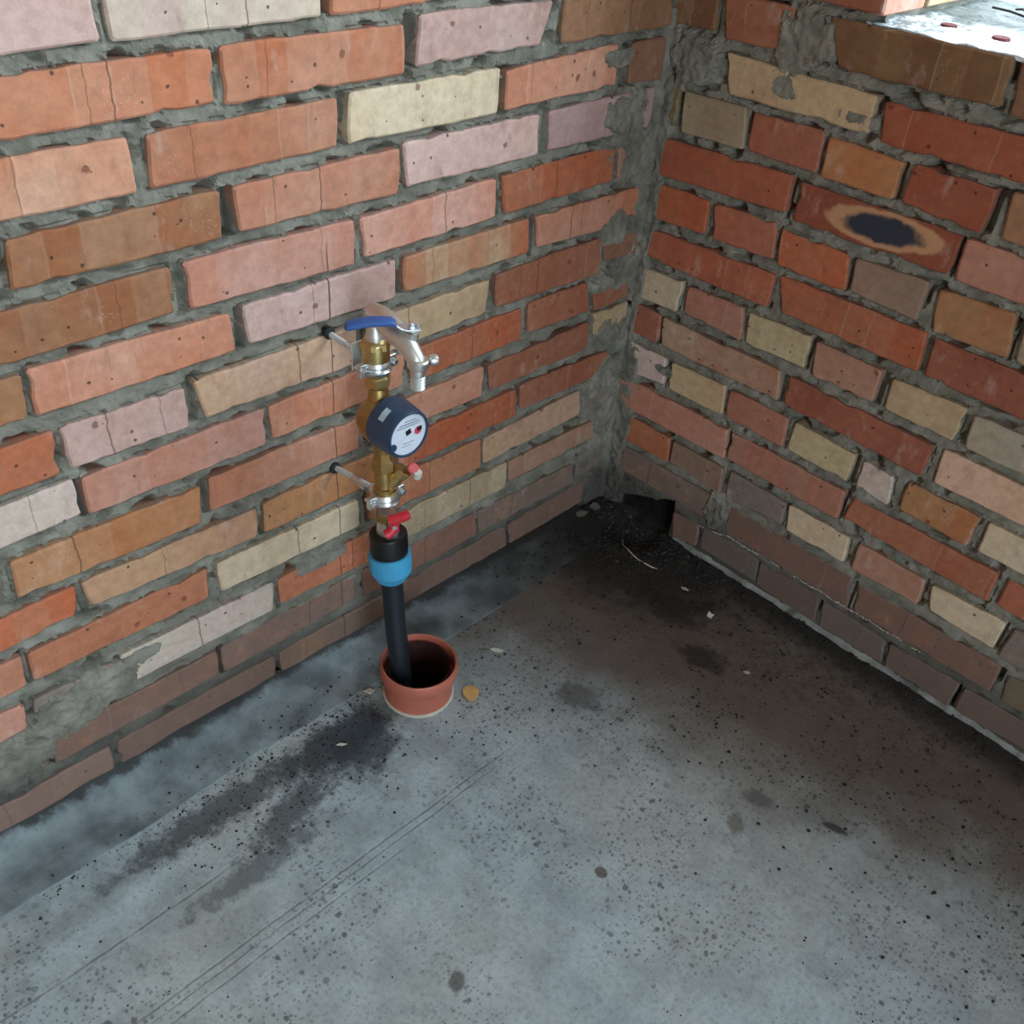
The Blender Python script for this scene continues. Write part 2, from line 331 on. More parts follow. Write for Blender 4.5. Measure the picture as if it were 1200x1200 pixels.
class MB:                                   # collects simple solids into one mesh
    def __init__(s): s.v = []; s.f = []
    def add(s, vs, fs):
        k = len(s.v); s.v += [tuple(v) for v in vs]; s.f += [tuple(i+k for i in f) for f in fs]; return s
    def box(s, a, b):
        (x0, y0, z0), (x1, y1, z1) = a, b
        vs = [(x, y, z) for x in (x0, x1) for y in (y0, y1) for z in (z0, z1)]
        return s.add(vs, [(0, 1, 3, 2), (4, 6, 7, 5), (0, 4, 5, 1), (2, 3, 7, 6), (0, 2, 6, 4), (1, 5, 7, 3)])
    def lathe(s, o, ax, prof, n=32, ref=None, closed=False, rot=0, caps=True):
        o = Vector(o); ax = Vector(ax).normalized()
        r = Vector(ref) if ref else (Vector((0, 0, 1)) if abs(ax.z) < .9 else Vector((1, 0, 0)))
        a = (r-ax*r.dot(ax)).normalized(); b = ax.cross(a); vs = []; fs = []
        for (rad, h) in prof:
            for i in range(n):
                th = 2*PI*i/n+rot; vs.append(o+ax*h+(a*math.cos(th)+b*math.sin(th))*rad)
        m = len(prof)
        for j in range(m if closed else m-1):
            j2 = (j+1) % m
            for i in range(n): fs.append((j*n+i, j*n+(i+1) % n, j2*n+(i+1) % n, j2*n+i))
        if not closed and caps:
            fs.append(tuple(range(n))[::-1]); fs.append(tuple((m-1)*n+i for i in range(n)))
        return s.add(vs, fs)
    def tube(s, pts, rad, n=12):
        pts = [Vector(p) for p in pts]; rads = rad if isinstance(rad, (list, tuple)) else [rad]*len(pts)
        tg = []
        for i in range(len(pts)):
            a = pts[max(i-1, 0)]; b = pts[min(i+1, len(pts)-1)]; tg.append((b-a).normalized())
        ref = Vector((0, 0, 1)) if abs(tg[0].z) < .9 else Vector((1, 0, 0))
        u = (ref-tg[0]*ref.dot(tg[0])).normalized(); vs = []; fs = []
        for i, p in enumerate(pts):
            u = (u-tg[i]*u.dot(tg[i])).normalized(); w = tg[i].cross(u)
            for k in range(n):
                th = 2*PI*k/n; vs.append(p+(u*math.cos(th)+w*math.sin(th))*rads[i])
        for i in range(len(pts)-1):
            for k in range(n): fs.append((i*n+k, i*n+(k+1) % n, (i+1)*n+(k+1) % n, (i+1)*n+k))
        fs.append(tuple(range(n))[::-1]); fs.append(tuple((len(pts)-1)*n+k for k in range(n)))
        return s.add(vs, fs)
    def ribbon(s, pts, side, width, thick):   # flat bar along pts; side = width direction
        pts = [Vector(p) for p in pts]; side = Vector(side).normalized(); vs = []; fs = []
        wd = width if isinstance(width, (list, tuple)) else [width]*len(pts)
        for i, p in enumerate(pts):
            a = pts[max(i-1, 0)]; b = pts[min(i+1, len(pts)-1)]; tg = (b-a).normalized(); nn = side.cross(tg).normalized()
            for (sa, sb) in ((-1, -1), (1, -1), (1, 1), (-1, 1)): vs.append(p+side*sa*wd[i]/2+nn*sb*thick/2)
        for i in range(len(pts)-1):
            for k in range(4): fs.append((i*4+k, i*4+(k+1) % 4, (i+1)*4+(k+1) % 4, (i+1)*4+k))
        fs.append((3, 2, 1, 0)); e = (len(pts)-1)*4; fs.append((e, e+1, e+2, e+3))
        return s.add(vs, fs)
    def build(s, name, mat, parent=None, smooth=False, bevel=0, **k):
        me = mesh(name, s.v, s.f); o = link(name, me, mat, parent, smooth, **k)
        if bevel:
            m = o.modifiers.new('bevel', 'BEVEL'); m.width = bevel; m.segments = 2; m.limit_method = 'ANGLE'; m.angle_limit = .7
            me.polygons.foreach_set('use_smooth', [True]*len(me.polygons))
        if smooth or bevel:
            w = o.modifiers.new('wn', 'WEIGHTED_NORMAL'); w.keep_sharp = True
            if smooth:
                bm = bmesh.new(); bm.from_mesh(me)
                for e in bm.edges:
                    if len(e.link_faces) == 2 and e.calc_face_angle(0) > .6: e.smooth = False
                bm.to_mesh(me); bm.free()
        return o

# ------------------------------------------------------------------ brick tables (wall millimetres: course, four corners, finish)
LEFT = '''
0 1068 1058 924 1058 920 990 1072 988 pink
0 913 1058 656 1058 658 986 910 988 cream_pink
0 643 1058 410 1058 408 988 647 987 orange
1 1031 972 801 971 801 914 1043 913 orange
1 792 972 538 969 537 910 792 910 orange
1 514 977 273 972 293 916 520 916 pink
1 256 972 16 972 0 912 255 914 tan
2 1099 898 908 897 905 836 1113 837 orange_pale
2 889 896 639 897 641 838 892 837 orange
2 625 901 370 898 370 837 629 840 cream
2 356 891 123 901 120 840 357 838 orange_pink
2 94 897 4 899 -8 832 89 837 maroon
3 1055 820 810 821 813 763 1061 765 brown_tan
3 795 821 543 821 546 760 791 765 orange_pink
3 539 826 283 824 279 763 533 766 pink
3 264 824 17 825 16 760 261 765 mauve_pink
4 1126 746 883 747 885 688 1141 686 brown_tan
4 868 747 620 743 622 680 864 686 pinkred
4 613 742 364 746 361 686 607 685 pinkred
4 354 746 99 745 96 687 343 686 orange_red
4 91 748 5 749 6 688 85 687 pinktan
5 1193 670 1071 672 1075 617 1204 614 tan_orange
5 1066 675 814 668 811 613 1067 615 orange_pink
5 798 671 551 670 551 610 792 616 pink
5 540 669 291 670 286 612 537 615 orange_cream
5 277 668 15 664 5 602 265 614 orange_pink
6 1210 592 1053 593 1056 533 1222 533 orange_red
6 1048 592 886 588 888 530 1045 534 pink
6 875 592 622 590 623 530 866 534 tan_pink
6 609 591 366 590 374 533 603 530 cream_tan
6 353 594 106 595 102 527 352 537 red_dull
6 100 597 2 594 -4 535 91 546 maroon
7 1229 517 1043 520 1043 465 1243 461 pale_pink
7 1035 516 776 516 781 457 1036 460 pinkred
7 772 517 536 518 536 462 769 460 orange_pink
7 527 519 289 518 285 458 523 463 orange_red
7 274 521 128 519 113 459 270 464 red_dull
7 113 514 21 512 11 456 103 456 red_dull
8 1266 439 1152 431 1160 383 1275 385 maroon
8 1139 441 886 437 892 376 1142 384 tan_orange
8 872 442 622 439 624 385 877 386 orange_pink
8 611 439 369 439 369 381 608 386 orange_pink
8 359 435 111 439 111 384 352 385 red_dull
8 103 450 6 448 0 406 95 404 cream_tan
9 1262 364 1071 365 1080 319 1279 312 orange_red
9 1065 366 805 359 809 309 1059 321 tan_pale
9 794 361 563 362 560 306 797 308 orange_tan
9 551 367 288 366 282 308 548 311 orange_red
9 278 368 43 359 43 311 272 315 red_dull
10 1302 295 1157 298 1161 245 1314 242 orange_pink
10 1149 294 892 294 897 240 1152 246 red_orange
10 879 297 627 290 627 237 879 242 cream
10 612 297 365 295 361 232 610 237 orange_dull
10 359 292 111 299 107 242 357 238 tan_pink
10 99 297 11 298 13 252 98 247 mauve_gray
11 1284 215 1171 220 1175 175 1293 161 pinkred
11 1161 215 1047 213 1048 160 1166 160 mauve_gray
11 1040 216 790 210 795 155 1035 159 pale_pink
11 784 211 557 213 555 149 783 159 red_orange
11 546 222 294 216 296 158 539 161 cream_dull
11 290 214 64 211 50 168 286 165 pinktan
12 1325 138 1167 141 1167 88 1340 84 maroon_pink
12 1150 139 898 136 901 85 1157 85 maroon
12 891 135 640 139 638 83 891 80 maroon_pink
12 626 139 369 136 361 81 621 80 red_dull
12 363 137 111 131 100 80 357 83 mauve_tan
12 96 145 23 148 26 91 97 88 mauve_gray
13 1330 62 1081 63 1084 8 1341 6 maroon_pink
13 1072 62 803 61 804 1 1075 9 maroon
13 795 61 559 62 556 -3 795 -1 tan_soot
13 550 62 285 63 275 7 542 6 maroon
13 276 63 25 69 18 15 270 5 maroon
'''
RIGHT = '''
0 56 1056 176 1056 191 991 72 991 red_dull
0 194 1056 333 1056 337 992 208 990 red_dull
1 -11 980 74 980 80 920 1 916 brown_dark
1 86 975 207 979 214 919 98 913 red_dull
1 263 977 525 982 528 920 291 916 brown_dark
1 534 979 754 980 757 917 540 915 maroon
2 107 898 364 896 365 844 123 841 cream_tan
2 374 893 608 896 614 841 383 838 red
3 -6 829 37 831 34 767 5 769 olive
3 42 826 162 830 169 768 46 762 cream_dull
3 173 826 298 831 301 771 176 769 red_pink
3 307 827 428 823 426 769 307 767 orange_tan
3 442 826 562 827 559 764 438 770 red
3 580 831 693 828 695 768 586 768 tan
4 6 746 265 757 266 698 13 686 red
4 279 752 539 755 536 696 281 691 red_burnt
4 544 755 780 754 785 694 546 694 pinkred_d
5 3 669 126 674 129 616 12 608 orange_red
5 136 672 255 680 265 621 145 615 red_pink
5 265 674 387 673 396 617 273 615 orange_red
5 398 673 516 679 515 616 402 621 mauve_tan
5 531 674 642 680 654 616 540 611 orange_cream_d
5 657 677 776 675 784 616 664 616 cream_dull
6 17 591 276 601 273 542 19 539 red
6 283 603 538 607 541 544 301 543 orange_red
6 550 604 786 603 797 542 551 542 maroon_red
7 -6 515 106 524 102 463 0 458 cream
7 116 520 233 525 240 465 116 469 pinkred_d
7 243 523 364 526 365 470 248 466 yellow_cream
7 374 524 492 523 491 466 381 464 pink_tan
7 509 518 631 524 627 464 512 465 cream_tan
7 642 520 766 522 769 465 645 464 gray_cream
8 2 448 72 446 74 391 15 388 red_pink
8 75 444 327 448 335 393 82 390 mottled
8 344 446 604 444 603 386 345 394 maroon_red
8 618 447 861 447 867 389 620 386 tan_pink
9 -7 368 100 371 103 315 -2 305 pale_pink
9 111 368 233 374 236 315 114 313 cream_tan
9 241 371 363 372 366 313 243 318 pinkred_d
9 375 372 494 367 491 312 373 316 yellow_cream
9 508 365 564 362 569 309 508 314 pale_pink
9 587 368 708 369 705 311 587 314 orange_tan
9 720 369 835 369 836 313 721 312 cream
10 2 293 258 295 262 234 14 231 pinkred_d
10 264 294 496 295 497 237 265 237 pinkred_d
10 511 292 763 295 767 237 505 245 red_dull
10 777 293 1001 294 1005 237 778 239 red_pink
11 25 217 142 216 145 163 26 161 orange_red
11 149 216 268 216 269 159 148 168 mauve_tan
11 279 218 402 215 403 169 281 161 mauve_gray
11 407 217 529 218 532 162 413 163 cream
11 545 216 670 217 671 164 547 162 pink_tan
11 680 215 805 221 802 161 691 167 cream
11 818 220 945 217 947 162 812 155 mauve_gray
12 17 145 276 149 264 91 22 89 mauve_tan
12 297 144 556 146 566 79 299 87 maroon
12 569 140 827 142 827 83 575 83 maroon
12 840 135 982 143 983 84 844 81 olive
13 179 64 244 71 246 17 187 5 maroon
13 252 71 380 69 386 16 251 19 dark_gray
13 384 68 513 69 519 11 388 14 maroon_gray
13 520 67 647 62 654 10 527 9 dark_gray
13 655 62 783 67 781 9 660 12 maroon_gray
13 791 65 912 67 916 14 790 10 maroon_gray
'''
TINT = dict(
 pink=((207,164,152),(216,182,172)), cream_pink=((214,200,172),(216,186,172)), orange=((200,112,80),(208,142,116)),
 tan=((158,110,82),(174,124,94)), orange_pale=((205,122,90),(214,160,134)), cream=((216,198,166),(208,184,150)),
 orange_pink=((204,122,94),(212,152,130)), maroon=((158,106,86),(142,98,80)), brown_tan=((166,98,66),(176,132,102)),
 mauve_pink=((176,142,136),(192,158,150)), pinkred=((206,130,108),(208,156,142)), orange_red=((196,92,60),(190,112,84)),
 pinktan=((182,142,120),(172,124,104)), tan_orange=((176,106,68),(188,132,98)), orange_cream=((200,108,74),(206,180,144)),
 tan_pink=((204,162,128),(210,170,150)), cream_tan=((202,176,136),(186,152,120)), red_dull=((168,94,72),(176,112,90)),
 pale_pink=((208,180,168),(200,190,168)), tan_pale=((208,162,124),(206,148,120)), orange_tan=((190,114,74),(190,136,94)),
 orange_dull=((184,108,80),(186,128,98)), mauve_gray=((132,120,108),(146,128,116)), cream_dull=((184,164,134),(164,142,114)),
 red_orange=((186,100,74),(204,128,98)), maroon_pink=((158,112,98),(176,130,110)), mauve_tan=((146,120,102),(160,124,106)),
 tan_soot=((168,112,74),(122,96,80)), brown_dark=((124,80,58),(150,112,78)), red=((170,82,60),(178,98,76)),
 olive=((134,122,84),(120,104,72)), red_pink=((184,100,78),(176,108,92)), red_burnt=((158,76,58),(164,84,66)),
 pinkred_d=((190,116,98),(188,132,114)), orange_cream_d=((186,104,76),(182,148,100)), maroon_red=((156,80,64),(176,98,80)),
 yellow_cream=((200,184,144),(184,160,122)), pink_tan=((194,146,124),(186,124,104)), gray_cream=((172,164,142),(180,162,134)),
 mottled=((178,118,98),(196,164,138)), dark_gray=((104,98,90),(124,110,98)),
 maroon_gray=((132,102,86),(116,94,82)), mauve=((150,130,118),(150,130,118)))

def soften(c, k=.16):
    l = .35*c[0]+.45*c[1]+.2*c[2]
    sat = (max(c)-min(c))/max(c)
    return [(v+(l-v)*k)*m for v, m in zip(c, (.975, .950+.045*sat, .985-.15*sat))]
def outline(q, rng, n_long, n_short, wear=1.):
    pts = []
    cx = sum(p[0] for p in q)/4; cz = sum(p[1] for p in q)/4
    for k in range(4):
        a = q[k]; b = q[(k+1) % 4]; n = n_long if k % 2 == 0 else n_short
        L = math.hypot(b[0]-a[0], b[1]-a[1]); nx, nz = (b[1]-a[1])/L, -(b[0]-a[0])/L
        if nx*(cx-a[0])+nz*(cz-a[1]) < 0: nx, nz = -nx, -nz
        cut = min(.0035, L*.1)
        for i in range(n):
            f = i/(n-1); f = (cut+(L-2*cut)*f)/L
            if 0 < i < n-1: f += rng.uniform(-.25, .25)/(n-1)
            d = rng.uniform(-.0008, .0012)*wear
            if rng.random() < .10*wear: d += rng.uniform(.0012, .0045)
            if i in (0, n-1): d = rng.uniform(.0, .0018)
            pts.append((a[0]+(b[0]-a[0])*f+nx*d, a[1]+(b[1]-a[1])*f+nz*d))
    return pts

def wallpoint(side, u, z, d):
    return (d, -u, z) if side == 'L' else (u, -d, z)

def make_brick(side, q, finish, seed, parent, row, depth=.034, soot=None):
    rng = random.Random(seed)
    ulen = abs(q[1][0]-q[0][0])
    nl = 13 if ulen > .16 else 7
    pts = outline(q, rng, nl, 4); n = len(pts)
    cu = sum(p[0] for p in q)/4; cz = sum(p[1] for p in q)/4
    org = Vector(wallpoint(side, cu, cz, 0))
    proud = rng.uniform(-.0012, .0022); ta = rng.uniform(-.006, .006); tb = rng.uniform(-.02, .02)
    u0 = min(p[0] for p in q) if side == 'R' else max(p[0] for p in q); z0 = min(p[1] for p in q)
    vs = []; uvs = []; edge = []
    def put(u, z, d, e):
        vs.append(Vector(wallpoint(side, u, z, d))-org); uvs.append((abs(u-u0), z-z0, 0.)); edge.append(e)
    W2 = max(p[0] for p in q)-min(p[0] for p in q); H2 = max(p[1] for p in q)-min(p[1] for p in q)
    for k, (ins, dd) in enumerate(((.0030, 0), (0, -.0021), (0, -depth))):
        for (u, z) in pts:
            uu = cu+(u-cu)*(1-2*ins/W2); zz = cz+(z-cz)*(1-2*ins/H2)
            base = proud+(u-cu)*ta+(z-cz)*tb
            put(uu, zz, base+dd+(rng.uniform(-.0009, .0005) if k == 1 else 0) if k < 2 else -depth, (0, 1, 1)[k])
    fs = [tuple(range(n))]
    for j in range(2):
        for i in range(n): fs.append((j*n+i, j*n+(i+1) % n, (j+1)*n+(i+1) % n, (j+1)*n+i))
    me = mesh('brick', vs, fs)
    # make sure the faces look out into the room
    nrm = me.polygons[0].normal; out = Vector((1, 0, 0)) if side == 'L' else Vector((0, -1, 0))
    if nrm.dot(out) < 0: me.flip_normals()
    a = me.attributes.new('uvm', 'FLOAT_VECTOR', 'POINT'); a.data.foreach_set('vector', [c for w in uvs for c in w])
    a = me.attributes.new('edge', 'FLOAT', 'POINT'); a.data.foreach_set('value', edge)
    o = link('brick', me, M['brick_burnt' if finish == 'red_burnt' else 'brick'], parent); o.location = org
    ca, cb = [soften(v) for v in TINT[finish]]
    if rng.random() < .5 and finish not in ('red_burnt',): ca, cb = cb, ca
    j = rng.uniform(.94, 1.05)
    o['tint_a'] = [float(v) for v in s2l([c*j for c in ca])]; o['tint_b'] = [float(v) for v in s2l([c*j for c in cb])]
    o['seed'] = rng.uniform(0, 40)
    many = .5 if side == 'L' else .15
    o['crack_a'] = ulen*rng.choice((.34, .5, .64))+rng.uniform(-.01, .01) if rng.random() < many and ulen > .16 else -1.
    o['crack_b'] = ulen*rng.choice((.22, .43, .78)) if rng.random() < many and ulen > .16 else -1.
    o['soot'] = {13: 1.0, 12: .8, 11: .3, 10: .12}.get(row, 0.) if soot is None else soot
    o['smear'] = rng.choice((0, 0, .1, .3)) if row > 0 else 0.
    if finish in ('mauve_gray', 'dark_gray'): o['smear'] = .55
    if finish == 'red_burnt':
        o['label'] = 'red brick with a charred black oval ringed in tan'; o['smear'] = 0.
    return o

def parse(s):
    out = []
    for l in s.strip().split('\n'):
        p = l.split(); v = [int(x)/1000 for x in p[1:9]]
        out.append((int(p[0]), [(v[i], v[i+1]) for i in (0, 2, 4, 6)], p[9]))
    return out
LB, RB = parse(LEFT), parse(RIGHT)

# ------------------------------------------------------------------ walls: displaced mortar bed + bricks
H = 2.6; XE = 3.2; YB = -3.4
WX0, WX1, WZ0, WZ1 = .336, 1.58, .984, 2.37       # window opening in the right-hand wall

def fbm(x, y, z, o=4):
    return noise.fractal(Vector((x, y, z)), .6, 2.1, o)

def ztop(bs):                       # course heights for the brickwork that goes on past the frame
    return max(q[1][1] for _, q, _ in bs)

def deep_joints(bs, side):
    rng = random.Random(5 if side == 'L' else 9); out = []
    rows = {}
    for r, q, f in bs: rows.setdefault(r, []).append(q)
    for r, qs in rows.items():
        qs = sorted(qs, key=lambda q: min(p[0] for p in q))
        for a, b in zip(qs, qs[1:]):
            a1 = max(p[0] for p in a); b0 = min(p[0] for p in b)
            if b0-a1 < .03 and rng.random() < (.68 if side == 'L' else .45):
                zc0 = min(p[1] for p in a); zc1 = max(p[1] for p in a)
                lo, hi = (a1-.002, b0+.002)
                # the open slit hugs one of the two bricks
                if side == 'L': hi2 = (lo+hi)/2+.001; out.append((lo, hi2+rng.uniform(0, .004), zc0+.003, zc1-rng.choice((0, 0, .02)), rng.uniform(.012, .03)))
                else: out.append((lo-.001, (lo+hi)/2, zc0+rng.choice((.003, .03)), zc1-.003, rng.uniform(.010, .022)))
    return out

SMEAR_L = [(.085, .775, .052, .058, 1.1), (.055, .725, .035, .05, 1), (.05, .60, .075, .03, .9), (.07, .505, .055, .022, .9), (.03, .52, .04, .03, .8),
           (.035, .40, .05, .035, 1.), (.04, .31, .055, .05, 1.1), (.02, .24, .035, .06, 1.), (.06, .29, .05, .03, .9), (.05, .14, .055, .035, .9),
           (1.10, .165, .085, .042, 1.2), (1.20, .12, .05, .05, 1.), (1.02, .20, .05, .012, .8), (.03, .03, .04, .05, .8),
           (.335, .145, .03, .012, .7), (.015, .66, .02, .12, .8), (.70, .205, .05, .012, .9), (.12, .88, .04, .014, .9)]
SMEAR_R = [(.045, .875, .058, .045, 1.25), (.235, .94, .05, .055, 1.15), (.22, .87, .035, .018, .8), (.012, .62, .014, .3, .9), (.015, .20, .03, .22, .75),
           (.095, .345, .022, .012, 1.), (.27, .115, .024, .045, 1.25), (.70, .93, .02, .05, .9), (.34, .86, .03, .012, .6), (.01, .06, .03, .06, .9)]

def quad_dist(q, u, z):             # distance outside a brick face outline
    d = -1.
    for k in range(4):
        a = q[k]; b = q[(k+1) % 4]; L = math.hypot(b[0]-a[0], b[1]-a[1])
        w = ((u-a[0])*(b[1]-a[1])-(z-a[1])*(b[0]-a[0]))/L
        d = max(d, w if SIGN[0] > 0 else -w)
    return d
SIGN = [1]
def hbed(side, u, z, smears, deep, near=()):
    n = fbm(u*18, z*18, 3 if side == 'L' else 7, 5); n2 = noise.noise(Vector((u*90, z*90, 1.3))); n3 = noise.noise(Vector((u*35, z*60, 9.)))
    d = -.0055+.0024*n+.0016*n2
    if n3 > .22: d -= (n3-.22)*.045          # pockets where the bed was never filled
    if z < .165: d = d*.35-.0004
    dm = min([quad_dist(q, u, z) for q in near], default=1.)
    if -.001 < dm < .0042 and n3+.8*n2 > -.16: d -= .0048*(1-dm/.0042 if dm > 0 else 1)*(1. if z > .165 else .45)
    d += .014*math.exp(-u/.007)
    for (a, b, z0, z1, dp) in deep:
        if a < u < b and z0 < z < z1: d = min(d, -dp+.004*n2)
    if side == 'R' and .045 < u < .178 and z < .012+.42*u+.006*n: return -.026+.003*n
    for (su, sz, ru, rz, amp) in smears:
        k = ((u-su)/ru)**2+((z-sz)/rz)**2
        if k < 2.4:
            k += .9*n+.25*n2
            if k < 1: d = max(d, (.0035+.003*n2+.002*n)*amp*min(1, (1-k)*3)-.0062*max(0, 1-(1-k)*3))
    return d

def mortar_bed(side, u1, z1, step, bs, smears, hole=None):
    deep = deep_joints(bs, side); nu = int(u1/step)+1; nz = int(z1/step)+1
    SIGN[0] = 1 if side == 'R' else -1
    q0 = bs[5][1]; cu = sum(p[0] for p in q0)/4; cz = sum(p[1] for p in q0)/4
    SIGN[0] = 1
    if quad_dist(q0, cu, cz) > 0: SIGN[0] = -1
    cellsz = .05; buckets = {}
    for _, q, _f in bs:
        for gi in range(int((min(p[0] for p in q)-.006)/cellsz)-1, int((max(p[0] for p in q)+.006)/cellsz)+1):
            for gj in range(int((min(p[1] for p in q)-.006)/cellsz)-1, int((max(p[1] for p in q)+.006)/cellsz)+1): buckets.setdefault((gi, gj), []).append(q)
    vs = []; fs = []
    for j in range(nz+1):
        for i in range(nu+1):
            u = u1*i/nu; z = -.02+(z1+.02)*j/nz
            d = hbed(side, u, z, smears, deep, buckets.get((int(u/cellsz), int(z/cellsz)), ()))
            vs.append(wallpoint(side, u, z, d))
    for j in range(nz):
        for i in range(nu):
            uc = u1*(i+.5)/nu; zc = -.02+(z1+.02)*(j+.5)/nz
            if hole and uc > hole[0] and zc > hole[1]: continue
            k = j*(nu+1)+i; fs.append((k, k+1, k+nu+2, k+nu+1))
    return vs, fs

def running_bond(mb, side, urange, zrange, skip=None, off=0):
    # plain far bricks past the frame, one joined mesh
    rng = random.Random(31+off); z = zrange[0]; r = 0
    while z+.065 < zrange[1]:
        u = urange[0]-(0 if r % 2 else .13)
        while u < urange[1]:
            a, b = max(u, urange[0]), min(u+.25, urange[1])
            if b-a > .03 and not (skip and skip((a+b)/2, z+.03)):
                p = rng.uniform(-.002, .002)
                q0 = wallpoint(side, a, z, p); q1 = wallpoint(side, b, z+.065, -.03)
                mb.box([min(s_, e_) for s_, e_ in zip(q0, q1)], [max(s_, e_) for s_, e_ in zip(q0, q1)])
            u += .262
        z += .0762; r += 1

# left wall
UL = 1.36; ZT = 1.09
mbv = MB(); vs, fs = mortar_bed('L', UL, ZT, .003, LB, SMEAR_L); mbv.add(vs, fs)
mbv.box((-.38, YB, -.05), (-.032, .0, H)); mbv.box((-.032, YB, -.05), (-.007, -UL, H)); mbv.box((-.032, -UL, ZT), (-.007, 0, H))
me = mesh('wall_left', mbv.v, mbv.f, recalc=False)
bm = bmesh.new(); bm.from_mesh(me)
for f in bm.faces:
    if f.calc_center_median().x > -.031 and abs(f.normal.x) > .2 and f.normal.x < 0: f.normal_flip()
bm.to_mesh(me); bm.free()
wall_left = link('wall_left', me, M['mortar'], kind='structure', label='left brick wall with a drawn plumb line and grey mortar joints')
for i, (r, q, f) in enumerate(LB): make_brick('L', q, f, 100+i, wall_left, r)

# right wall with the window opening
UR = 1.36
mbv = MB(); vs, fs = mortar_bed('R', UR, 1.09, .003, RB, SMEAR_R, hole=(WX0-.002, WZ0-.006)); mbv.add(vs, fs)
T = .38
mbv.box((-.38, .032, -.05), (WX0-.008, T, H)); mbv.box((WX0-.008, .032, WZ1), (WX0, T, H)); mbv.box((WX1, .007, -.05), (XE, T, H)); mbv.box((WX0, .032, -.05), (WX1, T, WZ0-.012)); mbv.box((WX0, .007, WZ1), (WX1, T, H))
mbv.box((-.02, .007, 1.09), (WX0-.004, .032, H))
mbv.box((UR, .007, -.05), (WX1, .032, WZ0-.012))
me = mesh('wall_right', mbv.v, mbv.f, recalc=False)
bm = bmesh.new(); bm.from_mesh(me)
for f in bm.faces:
    if f.calc_center_median().y < .031 and abs(f.normal.y) > .2 and f.normal.y > 0: f.normal_flip()
bm.to_mesh(me); bm.free()
wall_right = link('wall_right', me, M['mortar'], kind='structure', label='right brick wall with a window opening at its top')
for i, (r, q, f) in enumerate(RB): make_brick('R', q, f, 400+i, wall_right, r)

# the same courses carried on just past the frame
def carry_on(side, bs, parent, ulim, seed):
    rng = random.Random(seed); rows = {}
    for r, q, f in bs: rows.setdefault(r, []).append(q)
    for r, qs in rows.items():
        last = max(qs, key=lambda q: max(p[0] for p in q)); u = max(p[0] for p in last)+.012
        zt = max(p[1] for p in last); zb = min(p[1] for p in last); zt = min(zt, zb+.068)
        if side == 'R' and r == 0: continue
        while u < ulim-.05:
            Lb = .12 if side == 'R' and r in (3, 5, 7, 9, 11, 13) else .25
            e_ = min(u+Lb, ulim); a, b = (u, e_) if side == 'R' else (e_, u)
            f = rng.choice(('orange', 'orange_pink', 'cream', 'pinkred', 'red_dull', 'tan_pink', 'cream_tan')) if r < 12 else 'maroon'
            make_brick(side, [(a, zt), (b, zt), (b, zb), (a, zb)], f, seed*50+int(u*1000)+r, parent, r); u += Lb+.012
carry_on('L', LB, wall_left, UL+.03, 61); carry_on('R', RB, wall_right, UR+.03, 62)
# brickwork past the frame
def far_brick_obj(mb, parent):
    me = mesh('brickwork', mb.v, mb.f); o = link('brickwork', me, M['far_brick'], parent, kind='stuff'); return o
t = NT('far_brick'); P = t.pos()
vv = t.node('ShaderNodeTexWhiteNoise', noise_dimensions='1D'); t.l.new(t.node('ShaderNodeNewGeometry').outputs['Random Per Island'], vv.inputs['W']); vv = vv.outputs['Color']
c = t.mix(t.sep(vv)[0], rgba((196, 106, 78)), rgba((206, 164, 140))); c = t.mix(t.math('GREATER_THAN', t.sep(vv)[1], .75), c, rgba((206, 190, 156)))
t.l.new(c, t.b.inputs['Base Color']); t.b.inputs['Roughness'].default_value = .88; t.bump(t.noise(P, 80, 4), .5, .003); M['far_brick'] = t.m
mb = MB(); running_bond(mb, 'L', (0, UL+.06), (1.125, H-.03)); running_bond(mb, 'L', (1.40, 3.38), (.006, H-.03), off=1); far_brick_obj(mb, wall_left)
mb = MB(); running_bond(mb, 'R', (.01, WX0-.002), (1.068, H-.03)); running_bond(mb, 'R', (UR+.045, 3.19), (.006, .97), off=2)
running_bond(mb, 'R', (WX1, 3.19), (.99, H-.03), off=3); running_bond(mb, 'R', (WX0, WX1), (WZ1+.005, H-.03), off=4); far_brick_obj(mb, wall_right)

# other walls, with a doorway added in the east wall for fill light, ceiling, ground outside
mb = MB(); mb.box((-.38, YB-.3, -.05), (XE+.3, YB, H)); mb.build('wall_back', M['plaster'], kind='structure')
mb = MB(); mb.box((XE, YB, -.05), (XE+.3, -2.8, H)); mb.box((XE, -1.5, -.05), (XE+.3, .38, H)); mb.box((XE, -2.8, 2.2), (XE+.3, -1.5, H)); mb.build('wall_east', M['plaster'], kind='structure')
mb = MB(); mb.box((-.4, YB-.3, H), (XE+.3, .4, H+.2)); mb.build('ceiling', M['ceiling'], kind='structure')
mb = MB(); mb.box((-14, -14, -.5), (14, 14, -.35)); mb.build('ground_outside', M['ground'], kind='structure')

